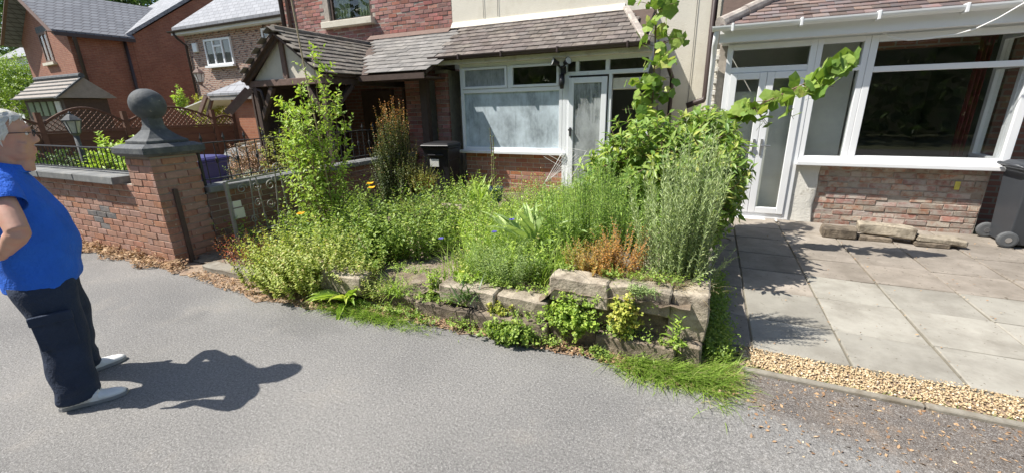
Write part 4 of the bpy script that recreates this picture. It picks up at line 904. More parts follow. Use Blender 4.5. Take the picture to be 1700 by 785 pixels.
# ================================================================ plants
R0 = np.random.default_rng(21)
SUNV = -np.array(SUN)
def unit(v): return v/np.maximum(np.linalg.norm(v, axis=-1, keepdims=True), 1e-9)
TPL = {
 'd': (np.array([(0,0,0),(.5,.42,.08),(0,1,-.05),(-.5,.42,.08)]), [(0,1,2),(0,2,3)]),
 'o': (np.array([(0,0,0),(.42,.25,.06),(.46,.55,.05),(0,1,-.12),(-.46,.55,.05),(-.42,.25,.06),(0,.3,-.02),(0,.62,-.04)]),
       [(0,1,6),(1,2,7),(1,7,6),(2,3,7),(3,4,7),(4,5,6),(4,6,7),(5,0,6)]),
 'b': (np.array([(-.5,0,0),(.5,0,0),(-.45,.35,.02),(.45,.35,.02),(-.3,.7,-.07),(.3,.7,-.07),(0,1,-.22)]), [(0,1,3),(0,3,2),(2,3,5),(2,5,4),(4,5,6)]),
 'n': (np.array([(-.5,0,0),(.5,0,0),(0,1,-.04)]), [(0,1,2)]),
 # five lobed vine leaf
 'l': (np.array([(0,0,0),(.20,-.06,.01),(.46,.02,-.02),(.50,.28,.0),(.60,.52,-.04),(.38,.68,-.01),(0,.95,-.08),(-.38,.68,-.01),(-.60,.52,-.04),(-.50,.28,.0),(-.46,.02,-.02),(-.20,-.06,.01),(0,.35,.02)]),
       [(12,0,1),(12,1,2),(12,2,3),(12,3,4),(12,4,5),(12,5,6),(12,6,7),(12,7,8),(12,8,9),(12,9,10),(12,10,11),(12,11,0)]),
 # long toothed leaf
 't': (np.array([(-.12,0,0),(.12,0,0)] + [q for k in range(1, 8) for q in ((-.5*math.sin(PI*(k/8)**.8)*(1 if k % 2 else .72), k/8, .10*abs(math.sin(PI*k/8)) - .30*(k/8)**3), (0, k/8, -.30*(k/8)**3), (.5*math.sin(PI*(k/8)**.8)*(1 if k % 2 else .72), k/8, .10*abs(math.sin(PI*k/8)) - .30*(k/8)**3))] + [(0, 1, -.34)]), None),
}
_f = [(0,1,3),(0,3,2),(1,4,3)]
for k in range(6):
    a = 2+3*k; b = a+3; _f += [(a,a+1,b+1),(a,b+1,b),(a+1,a+2,b+2),(a+1,b+2,b+1)]
_f += [(20,21,23),(21,22,23)]
TPL['t'] = (TPL['t'][0], _f)

class Plant:
    def __init__(s, seed): s.r = np.random.default_rng(seed); s.st = []; s.lv = []
    def grow(s, base, n, h, spread=(.1, .1), lean=.3, droop=.2, hv=.25, m=7, wob=.06, az=None):
        r = s.r; b = np.array(base, float); a = r.uniform(0, 2*PI, n); q = np.sqrt(r.random(n))
        off = np.stack([np.cos(a)*q*spread[0], np.sin(a)*q*spread[1], np.zeros(n)], -1)
        H = h*(1-hv*r.random(n)) * (1-.25*q**2)
        if az is None: out = unit(np.stack([np.cos(a)*q*spread[0]+r.normal(0,.35*spread[0],n), np.sin(a)*q*spread[1]+r.normal(0,.35*spread[1],n), np.zeros(n)], -1))
        else: out = np.stack([np.cos(az)*np.ones(n), np.sin(az)*np.ones(n), np.zeros(n)], -1)
        ln = lean*(.3+.7*q)*r.uniform(.4, 1.2, n)
        P = [b+off]
        for i in range(1, m):
            t = i/(m-1); th = ln*(.5+.5*t) + droop*t**2*r.uniform(.3, 1.2, n)
            d = out*np.sin(th)[:, None] + np.array([0,0,1.])*np.cos(th)[:, None] + r.normal(0, wob, (n, 3))
            P.append(P[-1] + unit(d)*(H/(m-1))[:, None])
        p = np.stack(P, 1); s.last = p; return p
    def twigs(s, lobes, n, inner=.45, length=.25, up=.25, thick=None):
        """short twigs reaching the uneven surface of several lobes"""
        r = s.r; out = []
        w = np.array([l[1][0]*l[1][1]*l[1][2] for l in lobes])**.67; w /= w.sum()
        for (c, rad), k in zip(lobes, r.multinomial(n, w)):
            d = unit(r.normal(size=(k, 3))); rr = 1-(1-inner)*r.random(k)**1.6
            rr *= 1 + .16*np.sin(d[:, 0]*5+c[0]*9)*np.cos(d[:, 1]*6+d[:, 2]*4) + r.normal(0, .06, k)
            tip = np.array(c) + d*np.array(rad)*rr[:, None]
            dd = unit(d + np.array([0,0,up]) + r.normal(0, .35, (k, 3)))
            L = length*r.uniform(.5, 1.2, k)[:, None]
            out.append(np.stack([tip-dd*L, tip-dd*L*.5+r.normal(0,.01,(k,3)), tip], 1))
        p = np.concatenate(out); s.last = p; return p
    def stems(s, p, r0, r1): s.st.append((p, r0, r1)); return s
    def leaves(s, p, per, L, W, kind='d', t0=.2, t1=1, elev=.6, lv=.35, taper=.4, tint=None, ev=.25, flat=0, sunny=.75, nj=.25):
        r = s.r; n, m, _ = p.shape
        t = t0 + (t1-t0)*((np.arange(per)[None]+r.random((n, per)))/per); x = np.clip(t*(m-1), 0, m-1.001); i = x.astype(int); f = (x-i)[..., None]
        rows = np.arange(n)[:, None]; A = p[rows, i]; B_ = p[rows, i+1]; Q = A*(1-f)+B_*f; T = unit(B_-A)
        ref = np.where(np.abs(T[..., 2:]) > .9, np.array([1.,0,0]), np.array([0,0,1.])); U = unit(np.cross(T, ref)); Vv = np.cross(T, U)
        az = (np.arange(per)*2.4)[None]+r.uniform(0, 6.28, (n, 1))+r.normal(0, .4, (n, per)); e = elev+r.normal(0, ev, (n, per))
        O = U*np.cos(az)[..., None]+Vv*np.sin(az)[..., None]
        D = unit(O*np.cos(e)[..., None]+T*np.sin(e)[..., None])
        Nn = T - D*(T*D).sum(-1, keepdims=True) + r.normal(0, nj, D.shape)
        if flat: Nn = Nn*(1-flat)+np.array([0,0,1.])*flat
        Nn = Nn*np.where((Nn*SUNV).sum(-1, keepdims=True) < 0, -1, 1) + SUNV*sunny   # leaves turn towards the light
        ll = L*(1-lv*r.random((n, per)))*(1-taper*t**2); ti = r.random((n, per)) if tint is None else np.clip(tint(t, Q)+r.normal(0, .12, t.shape), 0, 1)
        s.add(Q.reshape(-1,3), D.reshape(-1,3), Nn.reshape(-1,3), ll.ravel(), (ll*W/L).ravel(), kind, ti.ravel()); return s
    def add(s, P, D, Nn, L, W, kind, tint):
        D = unit(D); Sd = unit(np.cross(D, Nn)); Nn = np.cross(Sd, D); s.lv.append([P, D, Sd, Nn, L, W, kind, tint]); return s
    def build(s, parent, fm, sm, off, name='foliage', singles=0, sfm=None, centre=None, lname='leaf'):
        off = np.array(off, float)
        if s.st:
            Vs = []; Fs = []; n0 = 0
            for p, r0, r1 in s.st:
                n, m, _ = p.shape; T = unit(np.gradient(p, axis=1)); ref = np.where(np.abs(T[..., 2:]) > .9, np.array([1.,0,0]), np.array([0,0,1.]))
                U = unit(np.cross(T, ref)); V_ = np.cross(T, U); rad = (r0+(r1-r0)*np.linspace(0, 1, m))[None, :, None, None]
                an = np.arange(4)*PI/2; ring = p[:, :, None] + rad*(U[:, :, None]*np.cos(an)[:, None]+V_[:, :, None]*np.sin(an)[:, None])
                Vs.append(ring.reshape(-1, 3)-off); base = n0+(np.arange(n)[:, None, None]*m+np.arange(m-1)[None, :, None])*4; k = np.arange(4)[None, None]; k2 = (k+1) % 4
                Fs.append(np.stack([base+k, base+k2, base+4+k2, base+4+k], -1).reshape(-1, 4)); n0 += n*m*4
            o = link_obj('stems', npmesh('stems', np.concatenate(Vs), np.concatenate(Fs), sm, smooth=True), parent); o['kind'] = 'stuff' if parent is not None and len(Vs[0]) > 400 else ''
            if not o['kind']: del o['kind']
        cnt = 0
        if singles:
            cc = np.array(centre if centre is not None else off); vd = unit(np.array([0, 0, 1.65])-cc)
            for li, a in enumerate(s.lv):
                P, D, Sd, Nn, L, W, kind, tint = a
                score = ((P-cc)*vd).sum(-1)*1.0 + ((P-cc)**2).sum(-1)**.5*.5 + L*2; k = min(singles, len(P)); idx = np.argsort(-score)[:k]
                tv, tf = TPL[kind]; mm = MB().add([tuple(q) for q in tv], tf); me = bpy.data.meshes.new(lname); me.from_pydata([tuple(q) for q in tv], [], tf); me.materials.append(sfm)
                for j in idx:
                    m3 = Matrix((Vector(Sd[j])*W[j], Vector(D[j])*L[j], Vector(Nn[j])*L[j])).transposed(); piece(lname, me, parent, P[j], m3)
                keep = np.ones(len(P), bool); keep[idx] = False
                s.lv[li] = [q[keep] if isinstance(q, np.ndarray) else q for q in a]; singles -= k
                if singles <= 0: break
        Vs = []; Fs = []; Ts = []; n0 = 0
        for P, D, Sd, Nn, L, W, kind, tint in s.lv:
            if not len(P): continue
            tv, tf = TPL[kind]; tf = np.array(tf)
            V_ = P[:, None] + tv[None, :, :1]*Sd[:, None]*W[:, None, None] + tv[None, :, 1:2]*D[:, None]*L[:, None, None] + tv[None, :, 2:]*Nn[:, None]*L[:, None, None]
            Vs.append(V_.reshape(-1, 3)-off); Fs.append((tf[None]+n0+len(tv)*np.arange(len(P))[:, None, None]).reshape(-1, 3)); n0 += len(P)*len(tv); Ts.append(np.repeat(tint, len(tv)))
        if Vs:
            o = link_obj(name, npmesh(name, np.concatenate(Vs), np.concatenate(Fs), fm, np.concatenate(Ts)), parent); o['kind'] = 'stuff'
            return o

def lm(name, *c, **k):
    M[name] = leafmat(name, *c, **k); M[name+'_s'] = leafmat(name+'_leaf', *c, single=True, **k)
lm('lf_gold', (.33,.41,.09), (.54,.60,.18), (.62,.48,.22), trans=.42)
lm('lf_mid', (0.168,0.273,0.054), (0.338,0.462,0.090), (0.495,0.567,0.126), trans=.35)
lm('lf_bright', (0.270,0.414,0.071), (0.468,0.621,0.114), (0.612,0.655,0.157), trans=.4)
lm('lf_dark', (0.053,0.105,0.032), (0.113,0.194,0.051), (0.179,0.254,0.072), trans=.25, rough=.35)
lm('lf_laurel', (.14,.26,.055), (.36,.48,.11), (.56,.56,.17), trans=.38, rough=.4)
lm('lf_lav', (0.288,0.380,0.165), (0.450,0.552,0.255), (0.594,0.655,0.330), trans=.25)
lm('lf_fern', (0.293,0.413,0.165), (0.488,0.619,0.248), (0.605,0.694,0.314), trans=.3)
lm('lf_feather', (0.231,0.390,0.083), (0.420,0.585,0.141), (0.546,0.663,0.198), trans=.35)
lm('lf_orange', (.36,.37,.09), (.58,.31,.075), (.60,.19,.06), trans=.35, pos3=.55)
lm('lf_yel', (0.344,0.414,0.076), (0.582,0.580,0.127), (0.727,0.580,0.152), trans=.35)
lm('lf_red', (0.253,0.177,0.061), (0.481,0.164,0.073), (0.569,0.089,0.061), trans=.35, pos3=.6)
lm('lf_berb', (0.046,0.079,0.026), (0.123,0.157,0.040), (0.708,0.272,0.092), trans=.3, pos3=.62)
lm('lf_grass', (.22,.35,.065), (.37,.52,.10), (.50,.55,.18), trans=.45)
lm('lf_straw', (0.330,0.264,0.143), (0.495,0.407,0.242), (0.572,0.506,0.330), trans=.25)
lm('lf_pink', (0.278,0.190,0.121), (0.531,0.304,0.206), (0.632,0.417,0.290), trans=.3)
lm('lf_silver', (0.228,0.316,0.157), (0.531,0.607,0.411), (0.750,0.750,0.605), trans=.25)
lm('lf_tree', (0.060,0.120,0.030), (0.132,0.216,0.054), (0.216,0.300,0.084), trans=.3)
M['stem_lav'] = mat('stem_lav', (.24, .29, .15), .8, .2, 20, bump=0)
lm('petal_yellow', (.85,.42,.02), (.90,.55,.03), trans=.3)
lm('petal_blue', (.10,.09,.42), (.16,.14,.55), trans=.3)
def SZ(x, y): return float(soil_z(x, y))
def plant(name, label, cat, x, y, z, pl, fm, sm='stem_green', group=None, **k):
    t = thing(name, label, cat, (x, y, z), group); pl.build(t, M[fm], M[sm], (x, y, z), sfm=M[fm+'_s'], **k); return t

# 1 golden bush at the front
p = Plant(1)
for bx, by, n, h in ((-3.25, 2.62, 90, .78), (-3.6, 2.58, 60, .62), (-2.95, 2.70, 34, .52), (-3.35, 2.42, 50, .5), (-3.75, 2.45, 30, .45)):
    g_ = p.grow((bx, by, .03), n, h, (.28, .16), .55, .35, .35); p.stems(g_, .0018, .001).leaves(g_, 34, .048, .030, 'o', .10, 1, .45)
plant('golden_bush', 'large pale golden green bush spilling onto the road edge', 'bush', -3.3, 2.5, .03, p, 'lf_gold', 'stem_green')
p = Plant(2)
g_ = p.grow((-4.5, 2.72, .05), 34, .42, (.22, .12), .6, .3); p.stems(g_, .003, .0015).leaves(g_, 14, .035, .018, 'd', .15, 1, .5)
plant('red_sprig_plant', 'low plant with red and orange sprigs by the kerb slab', 'plant', -4.5, 2.72, .05, p, 'lf_red', 'stem_brown')
p = Plant(30)
g_ = p.grow((-4.05, 2.75, .05), 60, .5, (.3, .16), .6, .3); p.stems(g_, .003, .0015).leaves(g_, 16, .04, .022, 'd', .15, 1, .5)
plant('yellow_edge_bush', 'yellowing low bush between the red sprigs and the golden bush', 'bush', -4.05, 2.75, .05, p, 'lf_yel', 'stem_brown')
# 3 tall leafy shrub with its cane
p = Plant(3)
g_ = p.grow((-4.12, 3.55, .08), 15, 2.35, (.2, .18), .16, .06, .42, 10); p.stems(g_, .010, .003)
tw = []
for q in g_:
    for k in range(2, 10):
        for rep in range(3):
            a = p.r.uniform(0, 6.28); L = p.r.uniform(.10, .34)*(1.2-.07*k); d = np.array([math.cos(a), math.sin(a), .9]); tw.append(np.stack([q[k], q[k]+d*L*.5, q[k]+d*L*np.array([1,1,1.15])]))
tw = np.array(tw); p.stems(tw, .004, .0015).leaves(tw, 9, .082, .038, 'o', .15, 1, .5); p.leaves(g_, 14, .07, .03, 'o', .3, 1, .5)
plant('leafy_shrub', 'tall upright light green shrub beside the open iron gate', 'shrub', -4.12, 3.55, .08, p, 'lf_bright', 'stem_brown', singles=280, centre=(-4.1, 3.5, 1.1))
tag(part('garden_cane', MB().tube([(-3.96, 3.58, .05), (-4.06, 3.59, 1.4), (-4.12, 3.6, 1.9), (-4.17, 3.6, 2.77), (-4.21, 3.6, 3.3)], .008, 6), M['cane'], smooth=True), 'tall thin bamboo cane rising through the upright shrub', 'cane')
# 4 mid green mass with yellow poppies
p = Plant(4)
for bx, by, n, h in ((-3.05, 3.35, 70, .80), (-3.45, 3.2, 55, .70), (-2.75, 3.5, 40, .66), (-3.05, 3.05, 34, .5), (-3.3, 3.7, 40, .8)):
    g_ = p.grow((bx, by, .1), n, h, (.26, .2), .45, .4, .4); p.stems(g_, .002, .001).leaves(g_, 20, .066, .034, 'o', .1, 1, .4)
mid = plant('poppy_clump', 'mid green poppy clump with yellow flowers behind the golden bush', 'plant', -3.05, 3.3, .1, p, 'lf_mid')
def flower(parent, c, r, mt, n=5, seed=0, name='flower'):
    q = Plant(seed); a = np.arange(n)*2*PI/n; P = np.repeat(np.array([c], float), n, 0); D = np.stack([np.cos(a), np.sin(a)-.3, np.full(n, .45)], -1)
    q.add(P, D, np.tile([0,0,1.], (n,1)), np.full(n, r), np.full(n, r*1.1), 'o', q.r.random(n)); off = OFF[parent.name]
    o = q.build(parent, mt, M['stem_green'], off, name=name); del o['kind']; return o
for k, c in enumerate(((-3.50, 2.75, .70), (-3.06, 3.25, .93), (-3.0, 3.2, .90))): flower(mid, c, .045, M['petal_yellow'], 5, 60+k)
# 5 berberis column
p = Plant(5)
tt = lambda t, Q: np.clip((Q[..., 2]-.7)/1.3, 0, 1)*.45 + .55*t**3
g_ = p.grow((-4.32, 5.2, .1), 90, 1.85, (.20, .16), .12, .02, .3, 9, .04); p.stems(g_, .004, .0015).leaves(g_, 90, .050, .030, 'd', .1, 1, .5, tint=tt)
g_ = p.grow((-4.3, 5.15, .1), 100, 1.2, (.3, .22), .35, .05, .35, 8, .05); p.stems(g_, .004, .0015).leaves(g_, 60, .050, .030, 'd', .1, 1, .5, tint=tt)
plant('berberis', 'dark columnar barberry with orange tips in front of the side railing', 'shrub', -4.32, 5.2, .1, p, 'lf_berb', 'stem_brown')
p = Plant(6); g_ = p.grow((-3.92, 5.2, .40), 90, .52, (.16, .16), .6, .2); p.stems(g_, .002, .001).leaves(g_, 34, .036, .02, 'd', .1, 1, .6, tint=lambda t, Q: .55-.6*t)
plant('potted_heather', 'orange and yellow potted plant beside the dark column shrub', 'plant', -3.92, 5.2, .40, p, 'lf_orange', 'stem_green')
# 7 beneath the window
p = Plant(7)
for bx, n in ((-3.2, 50), (-2.95, 40)):
    g_ = p.grow((bx, 5.35, SZ(bx, 5.35)), n, .68, (.22, .2), .5, .4, .4); p.stems(g_, .003, .0015).leaves(g_, 16, .06, .035, 'o', .15, 1, .4)
plant('window_bush', 'leafy light green bush below the cream house window', 'bush', -3.08, 5.35, .2, p, 'lf_bright')
p = Plant(8); a = p.r.uniform(0, 6.28, 40); P = np.array([-2.93, 5.2, .22])+p.r.normal(0, .06, (40, 3))*[1, 1, 0]; D = np.stack([np.cos(a)*.35, np.sin(a)*.35, np.ones(40)], -1)
p.add(P, D, np.stack([-np.cos(a), -np.sin(a), np.full(40, .3)], -1), p.r.uniform(.3, .6, 40), np.full(40, .035), 'b', p.r.random(40))
plant('iris_clump', 'clump of upright strap leaves beside the dead stalk', 'plant', -2.93, 5.2, .22, p, 'lf_bright')
p = Plant(9); g_ = p.grow((-2.8, 5.5, .45), 3, 1.2, (.02, .02), .05, .03, .2, 8, .03); p.stems(g_, .014, .005).leaves(g_, 14, .06, .02, 'd', .3, 1, .4)
plant('dead_stalk', 'tall brown dead stalk standing in the blue pot', 'plant', -2.8, 5.5, .45, p, 'lf_feather', 'stem_brown')
p = Plant(31); g_ = p.grow((-2.45, 5.6, SZ(-2.4, 5.6)), 30, .5, (.2, .15), .6, .5); p.stems(g_, .003, .0015).leaves(g_, 12, .05, .02, 'd', .2, 1, .4)
plant('dry_weed', 'straw coloured dry weed against the brick plinth', 'plant', -2.45, 5.6, .3, p, 'lf_straw', 'stem_brown')
# 8 laurel bush
p = Plant(10)
lob = [((-.45, 4.65, 1.02), (.66, .62, .58)), ((.02, 4.35, .92), (.36, .5, .52)), ((-.95, 4.75, .80), (.42, .5, .48)), ((-.1, 4.9, 1.15), (.45, .5, .45)), ((.02, 4.9, .75), (.34, .6, .4)), ((-.02, 5.55, 1.0), (.36, .6, .55))]  # hidden rear lobe added to widen the shade on the patio
g_ = p.twigs(lob, 1600, .45, .26, .35); p.stems(g_, .005, .002).leaves(g_, 9, .135, .046, 'o', .25, 1, .35, .35, .1, flat=.2)
tr_ = np.array([[(-.3, 4.6, .4), (-.3+dx*.5, 4.6+dy*.5, .8), (-.3+dx, 4.6+dy, 1.3)] for dx, dy in ((.4,.1),(-.4,.1),(.1,.4),(-.1,-.4),(.35,-.2),(-.6,.2))], float); p.stems(tr_, .02, .008)
plant('laurel_bush', 'big glossy leaved evergreen bush in front of the cream house door', 'bush', -.4, 4.6, .45, p, 'lf_laurel', 'stem_brown', singles=290, centre=(-.4, 4.65, .95))
# 9 feathery stems
p = Plant(11)
for bx, by, n, h in ((-.85, 3.5, 62, .84), (-1.05, 3.4, 40, .74), (-.62, 3.5, 46, .8), (-.8, 3.9, 40, .9)):
    g_ = p.grow((bx, by, .42), n, h, (.2, .2), .22, .08, .35, 8, .05); p.stems(g_, .003, .0015).leaves(g_, 46, .055, .008, 'd', .1, 1, .75, taper=.5)
plant('feathery_weed', 'stand of tall feathery light green stems left of the grey herb', 'plant', -.85, 3.5, .42, p, 'lf_feather')
# 10 lavender like upright herb
p = Plant(12)
g_ = p.grow((-.14, 3.02, .43), 110, 1.04, (.22, .15), .22, .05, .4, 9, .035); p.stems(g_, .002, .001).leaves(g_, 60, .056, .010, 'd', .08, 1, 1.0, taper=.3)
g_ = p.grow((-.10, 2.98, .43), 30, .45, (.22, .12), .7, .3, .4, 7, .05); p.stems(g_, .003, .0015).leaves(g_, 30, .04, .007, 'd', .1, 1, .8)
g_ = p.grow((-.12, 2.98, .42), 60, .20, (.2, .1), 1.1, .6, .4, 6, .15); p.stems(g_, .005, .002)
g_ = p.grow((-.06, 3.04, .43), 45, 1.15, (.14, .12), .14, .03, .3, 9, .03); p.stems(g_, .002, .001).leaves(g_, 70, .056, .010, 'd', .08, 1, 1.0, taper=.3)
plant('grey_herb', 'tall grey green needle leaved herb at the wall corner', 'plant', -.12, 3.0, .43, p, 'lf_lav', 'stem_lav')
# 11 orange spurge
p = Plant(13)
for bx, by, n, h in ((-.72, 2.92, 80, .30), (-.52, 2.98, 80, .44), (-.62, 2.85, 40, .2)):
    g_ = p.grow((bx, by, .44), n, h, (.16, .10), .45, .15, .4); p.stems(g_, .002, .001).leaves(g_, 22, .034, .014, 'd', .1, 1, .7, tint=lambda t, Q: .12+.45*np.clip((Q[..., 0]+.92)/.4, 0, 1))
plant('orange_spurge', 'rusty orange low plant behind the top wall block', 'plant', -.62, 2.9, .44, p, 'lf_orange', 'cane')
# 12 teasel rosette, each toothed leaf a piece
p = Plant(14)
for cx, cy, n, h in ((-1.35, 3.35, 16, .55), (-1.62, 3.5, 12, .5), (-1.08, 3.5, 11, .52)):
    a = np.arange(n)*2.4+p.r.normal(0, .2, n); e = p.r.uniform(.95, 1.42, n); D = np.stack([np.cos(a)*np.cos(e), np.sin(a)*np.cos(e), np.sin(e)], -1)
    Nn = np.stack([-np.cos(a)*np.sin(e), -np.sin(a)*np.sin(e), np.cos(e)], -1); L = h*p.r.uniform(.7, 1.1, n)
    p.add(np.array([cx, cy, SZ(cx, cy)])+D*.02, D, Nn, L, L*.22, 't', p.r.random(n))
    g_ = p.grow((cx, cy, SZ(cx, cy)), 3, h*1.1, (.03, .03), .15, .05); p.stems(g_, .006, .003)
plant('teasel', 'clump of big upright toothed leaves in the middle of the bed', 'plant', -1.38, 3.4, .27, p, 'lf_fern', singles=60, centre=(-1.38, 3.4, .5))
# 13 ferny herb
p = Plant(15); g_ = p.grow((-1.42, 2.90, .27), 110, .44, (.26, .14), .5, .25, .35); p.stems(g_, .002, .001).leaves(g_, 34, .05, .006, 'd', .1, 1, .5)
fern = plant('cornflower', 'fine grey green feathery clump behind the middle wall blocks', 'plant', -1.42, 2.9, .27, p, 'lf_fern')
for k, c in enumerate(((-1.60, 3.1, .62), (-1.5, 3.25, .70), (-2.15, 3.1, .5))): flower(fern, c, .03, M['petal_blue'], 9, 80+k)
# 14 plants on the face of the wall
def cushion(name, label, c, rad, n, L, W, fm, seed, per=7, kind='o', ln=.09):
    q = Plant(seed); g_ = q.twigs([(c, rad)], n, .35, ln, .3); q.stems(g_, .002, .001).leaves(g_, per, L, W, kind, .3, 1, .4, flat=.2)
    return plant(name, label, 'plant', c[0], c[1], max(c[2]-rad[2], 0), q, fm)
cushion('creeping_jenny', 'bushy yellow green plant sprouting between the stone blocks', (-.76, 2.58, .25), (.21, .10, .17), 260, .034, .03, 'lf_bright', 16)
cushion('creeping_yellow', 'yellow leaved plant trailing down the top wall block', (-.38, 2.60, .31), (.12, .07, .17), 130, .036, .034, 'lf_yel', 17)
cushion('rosette_weed', 'low green rosette weed at the foot of the wall', (-1.17, 2.46, .10), (.22, .10, .11), 130, .055, .028, 'lf_mid', 18)
cushion('yellow_rosette', 'small yellow and rust plant between the wall courses', (-1.33, 2.60, .19), (.13, .06, .06), 60, .032, .028, 'lf_yel', 19)
cushion('hanging_sedum', 'small dry looking tuft hanging on the block top', (-.30, 2.64, .50), (.16, .05, .05), 60, .03, .006, 'lf_fern', 34)
cushion('edge_weed', 'fresh green weed beside the stone left of the dirt gap', (-1.95, 2.66, .24), (.10, .08, .14), 70, .035, .02, 'lf_bright', 35)
cushion('wall_foot_weed', 'tiny weed between the base stone and the road', (-.52, 2.52, .05), (.10, .05, .06), 35, .03, .02, 'lf_mid', 36)
def strap(name, label, c, n, L, W, fm, seed, e0=.3, e1=1.2, sp=.05):
    q = Plant(seed); a = q.r.uniform(0, 6.28, n); e = q.r.uniform(e0, e1, n); D = np.stack([np.cos(a)*np.cos(e), np.sin(a)*np.cos(e), np.sin(e)], -1)
    Nn = np.stack([-np.cos(a)*np.sin(e), -np.sin(a)*np.sin(e), np.cos(e)], -1); P = np.array(c)+q.r.normal(0, sp, (n, 3))*[1, 1, .1]
    q.add(P, D, Nn, q.r.uniform(.6, 1.1, n)*L, np.full(n, W), 'b', q.r.random(n)); return plant(name, label, 'plant', *c, q, fm)
strap('spiky_clump', 'dark clump of spiky strap leaves over the middle block', (-1.60, 2.62, .22), 46, .24, .014, 'lf_dark', 20)
strap('grass_tuft', 'loose tuft of long grass beside the dirt gap', (-2.35, 2.62, .12), 60, .32, .007, 'lf_grass', 32)
strap('stone_top_tuft', 'bright grass tuft on top of the wall block beside the orange plant', (-.45, 2.80, .47), 60, .16, .006, 'lf_grass', 33)
q = Plant(22); g_ = q.grow((-.07, 2.60, .02), 3, .46, (.02, .02), .08, .05, .2, 7, .03); q.stems(g_, .005, .002).leaves(g_, 12, .10, .026, 'o', .15, 1, .5)
plant('corner_weed', 'single upright leafy weed in front of the wall corner', 'plant', -.07, 2.6, .02, q, 'lf_bright')
# dock with big leaves
q = Plant(23); n = 13; a = np.linspace(-2.9, .1, n)+q.r.normal(0, .15, n); e = q.r.uniform(.1, 1.0, n); D = np.stack([np.cos(a)*np.cos(e), np.sin(a)*np.cos(e), np.sin(e)], -1)
q.add(np.tile([-2.78, 2.50, .02], (n, 1)), D, np.stack([-np.cos(a)*np.sin(e), -np.sin(a)*np.sin(e), np.cos(e)], -1), q.r.uniform(.22, .36, n), np.full(n, .075), 't', q.r.random(n))
plant('dock', 'broad leaved dock lying out over the road edge', 'plant', -2.78, 2.5, .02, q, 'lf_bright', singles=20)
q = Plant(24); g_ = q.grow((-2.55, 2.60, .05), 40, .30, (.14, .08), .6, .3); q.stems(g_, .002, .001).leaves(g_, 18, .032, .018, 'd', .1, 1, .5)
plant('pale_bush', 'small pale bush right of the broad dock leaves', 'bush', -2.45, 2.62, .05, q, 'lf_gold', 'stem_brown')

# grass nobody could count
def turf(name, label, n, pf, L, W, fm, seed, e0=.3, e1=1.1, az=None):
    q = Plant(seed); P = pf(q.r, n); a = q.r.uniform(0, 6.28, n) if az is None else q.r.normal(az, 1.0, n); e = q.r.uniform(e0, e1, n)
    D = np.stack([np.cos(a)*np.cos(e), np.sin(a)*np.cos(e), np.sin(e)], -1); Nn = np.stack([-np.cos(a)*np.sin(e), -np.sin(a)*np.sin(e), np.cos(e)], -1)
    q.add(P, D, Nn, q.r.uniform(.5, 1.15, n)*L, np.full(n, W), 'b', q.r.random(n)); o = q.build(None, M[fm], None, (0,0,0), name=name); tag(o, label, 'grass', kind='stuff')
def pg(r, n):
    a = r.random(n); c = r.normal(0, 1, (n, 2))
    x = np.where(a < .75, -.08+.15*c[:, 0], .17+.06*c[:, 0]); y = np.where(a < .75, 2.53+.06*c[:, 1], 2.66+.14*c[:, 1])
    return np.stack([x, y, np.full(n, .0)], -1)
turf('grass_clump', 'long bright grass flopping over the road at the wall corner', 3600, pg, .175, .0045, 'lf_grass', 25, .15, 1.0, -1.0)
turf('verge_grass', 'short bright grass fringe beneath the dock leaves', 1800, lambda r, n: np.stack([-2.5+.28*r.normal(size=n), 2.40+.05*r.normal(size=n), np.zeros(n)], -1), .12, .004, 'lf_grass', 26, .2, 1.1, -1.2)
turf('kerb_grass', 'thin grass between gravel and kerb', 500, lambda r, n: np.stack([.4+2.2*r.random(n)**1.5, 2.76+.012*r.normal(size=n), np.zeros(n)], -1), .05, .003, 'lf_grass', 27)
# shaded creepers along the right side of the wall
q = Plant(28); b_ = np.stack([q.r.uniform(.11, .24, 900), 2.75+1.5*q.r.random(900)**1.4, np.full(900, .02)], -1)
g_ = np.stack([b_, b_+np.array([.01, 0, .05])+q.r.normal(0, .03, (900, 3)), b_+np.array([.02, -.01, .10])+q.r.normal(0, .04, (900, 3))], 1); q.leaves(g_, 4, .035, .02, 'o', .3, 1, .3)
tag(q.build(None, M['lf_mid'], None, (0,0,0), name='ground_creeper'), 'low green creeper along the shaded side of the garden wall', 'ground cover', kind='stuff')
# undergrowth filling the bed
def under(name, label, area, n, h, fm, L, W, kind, seed, per=12, lean=.5):
    q = Plant(seed); ps = []
    for k in range(n):
        x = q.r.uniform(area[0], area[1]); y = q.r.uniform(area[2], area[3])
        if -2.75 < x < -1.92 and y < 3.75 - .9*abs(x+2.3): continue
        if math.sin(x*3.1+1.3)*math.cos(y*2.7+.4) > .62: continue
        hh = h*q.r.choice([.45, .7, .9, 1.1, 1.45])
        ps.append(q.grow((x, y, SZ(x, y)), 6, hh, (.06, .06), lean, .4, .4, 6))
    g_ = np.concatenate(ps); q.stems(g_, .0016, .0008).leaves(g_, per, L*1.15, W*1.2, kind, .1, 1, .5)
    t = thing(name, label, 'plants', ((area[0]+area[1])/2, (area[2]+area[3])/2, .1)); t['kind'] = 'stuff'
    q.build(t, M[fm], M['stem_green'], tuple(t.location), name='foliage')
under('undergrowth', 'bright green overgrown weeds filling the middle of the bed', (-2.6, -.9, 2.95, 5.0), 191, 0.45, 'lf_bright', .055, .022, 'd', 41)
under('undergrowth', 'paler fine weeds at the back of the bed below the window', (-3.9, -1.0, 4.2, 6.3), 216, 0.41, 'lf_feather', .045, .016, 'd', 42)
under('undergrowth', 'darker leafy weeds along the left half of the bed', (-5.0, -2.5, 2.95, 4.9), 191, 0.54, 'lf_mid', .06, .03, 'o', 43)
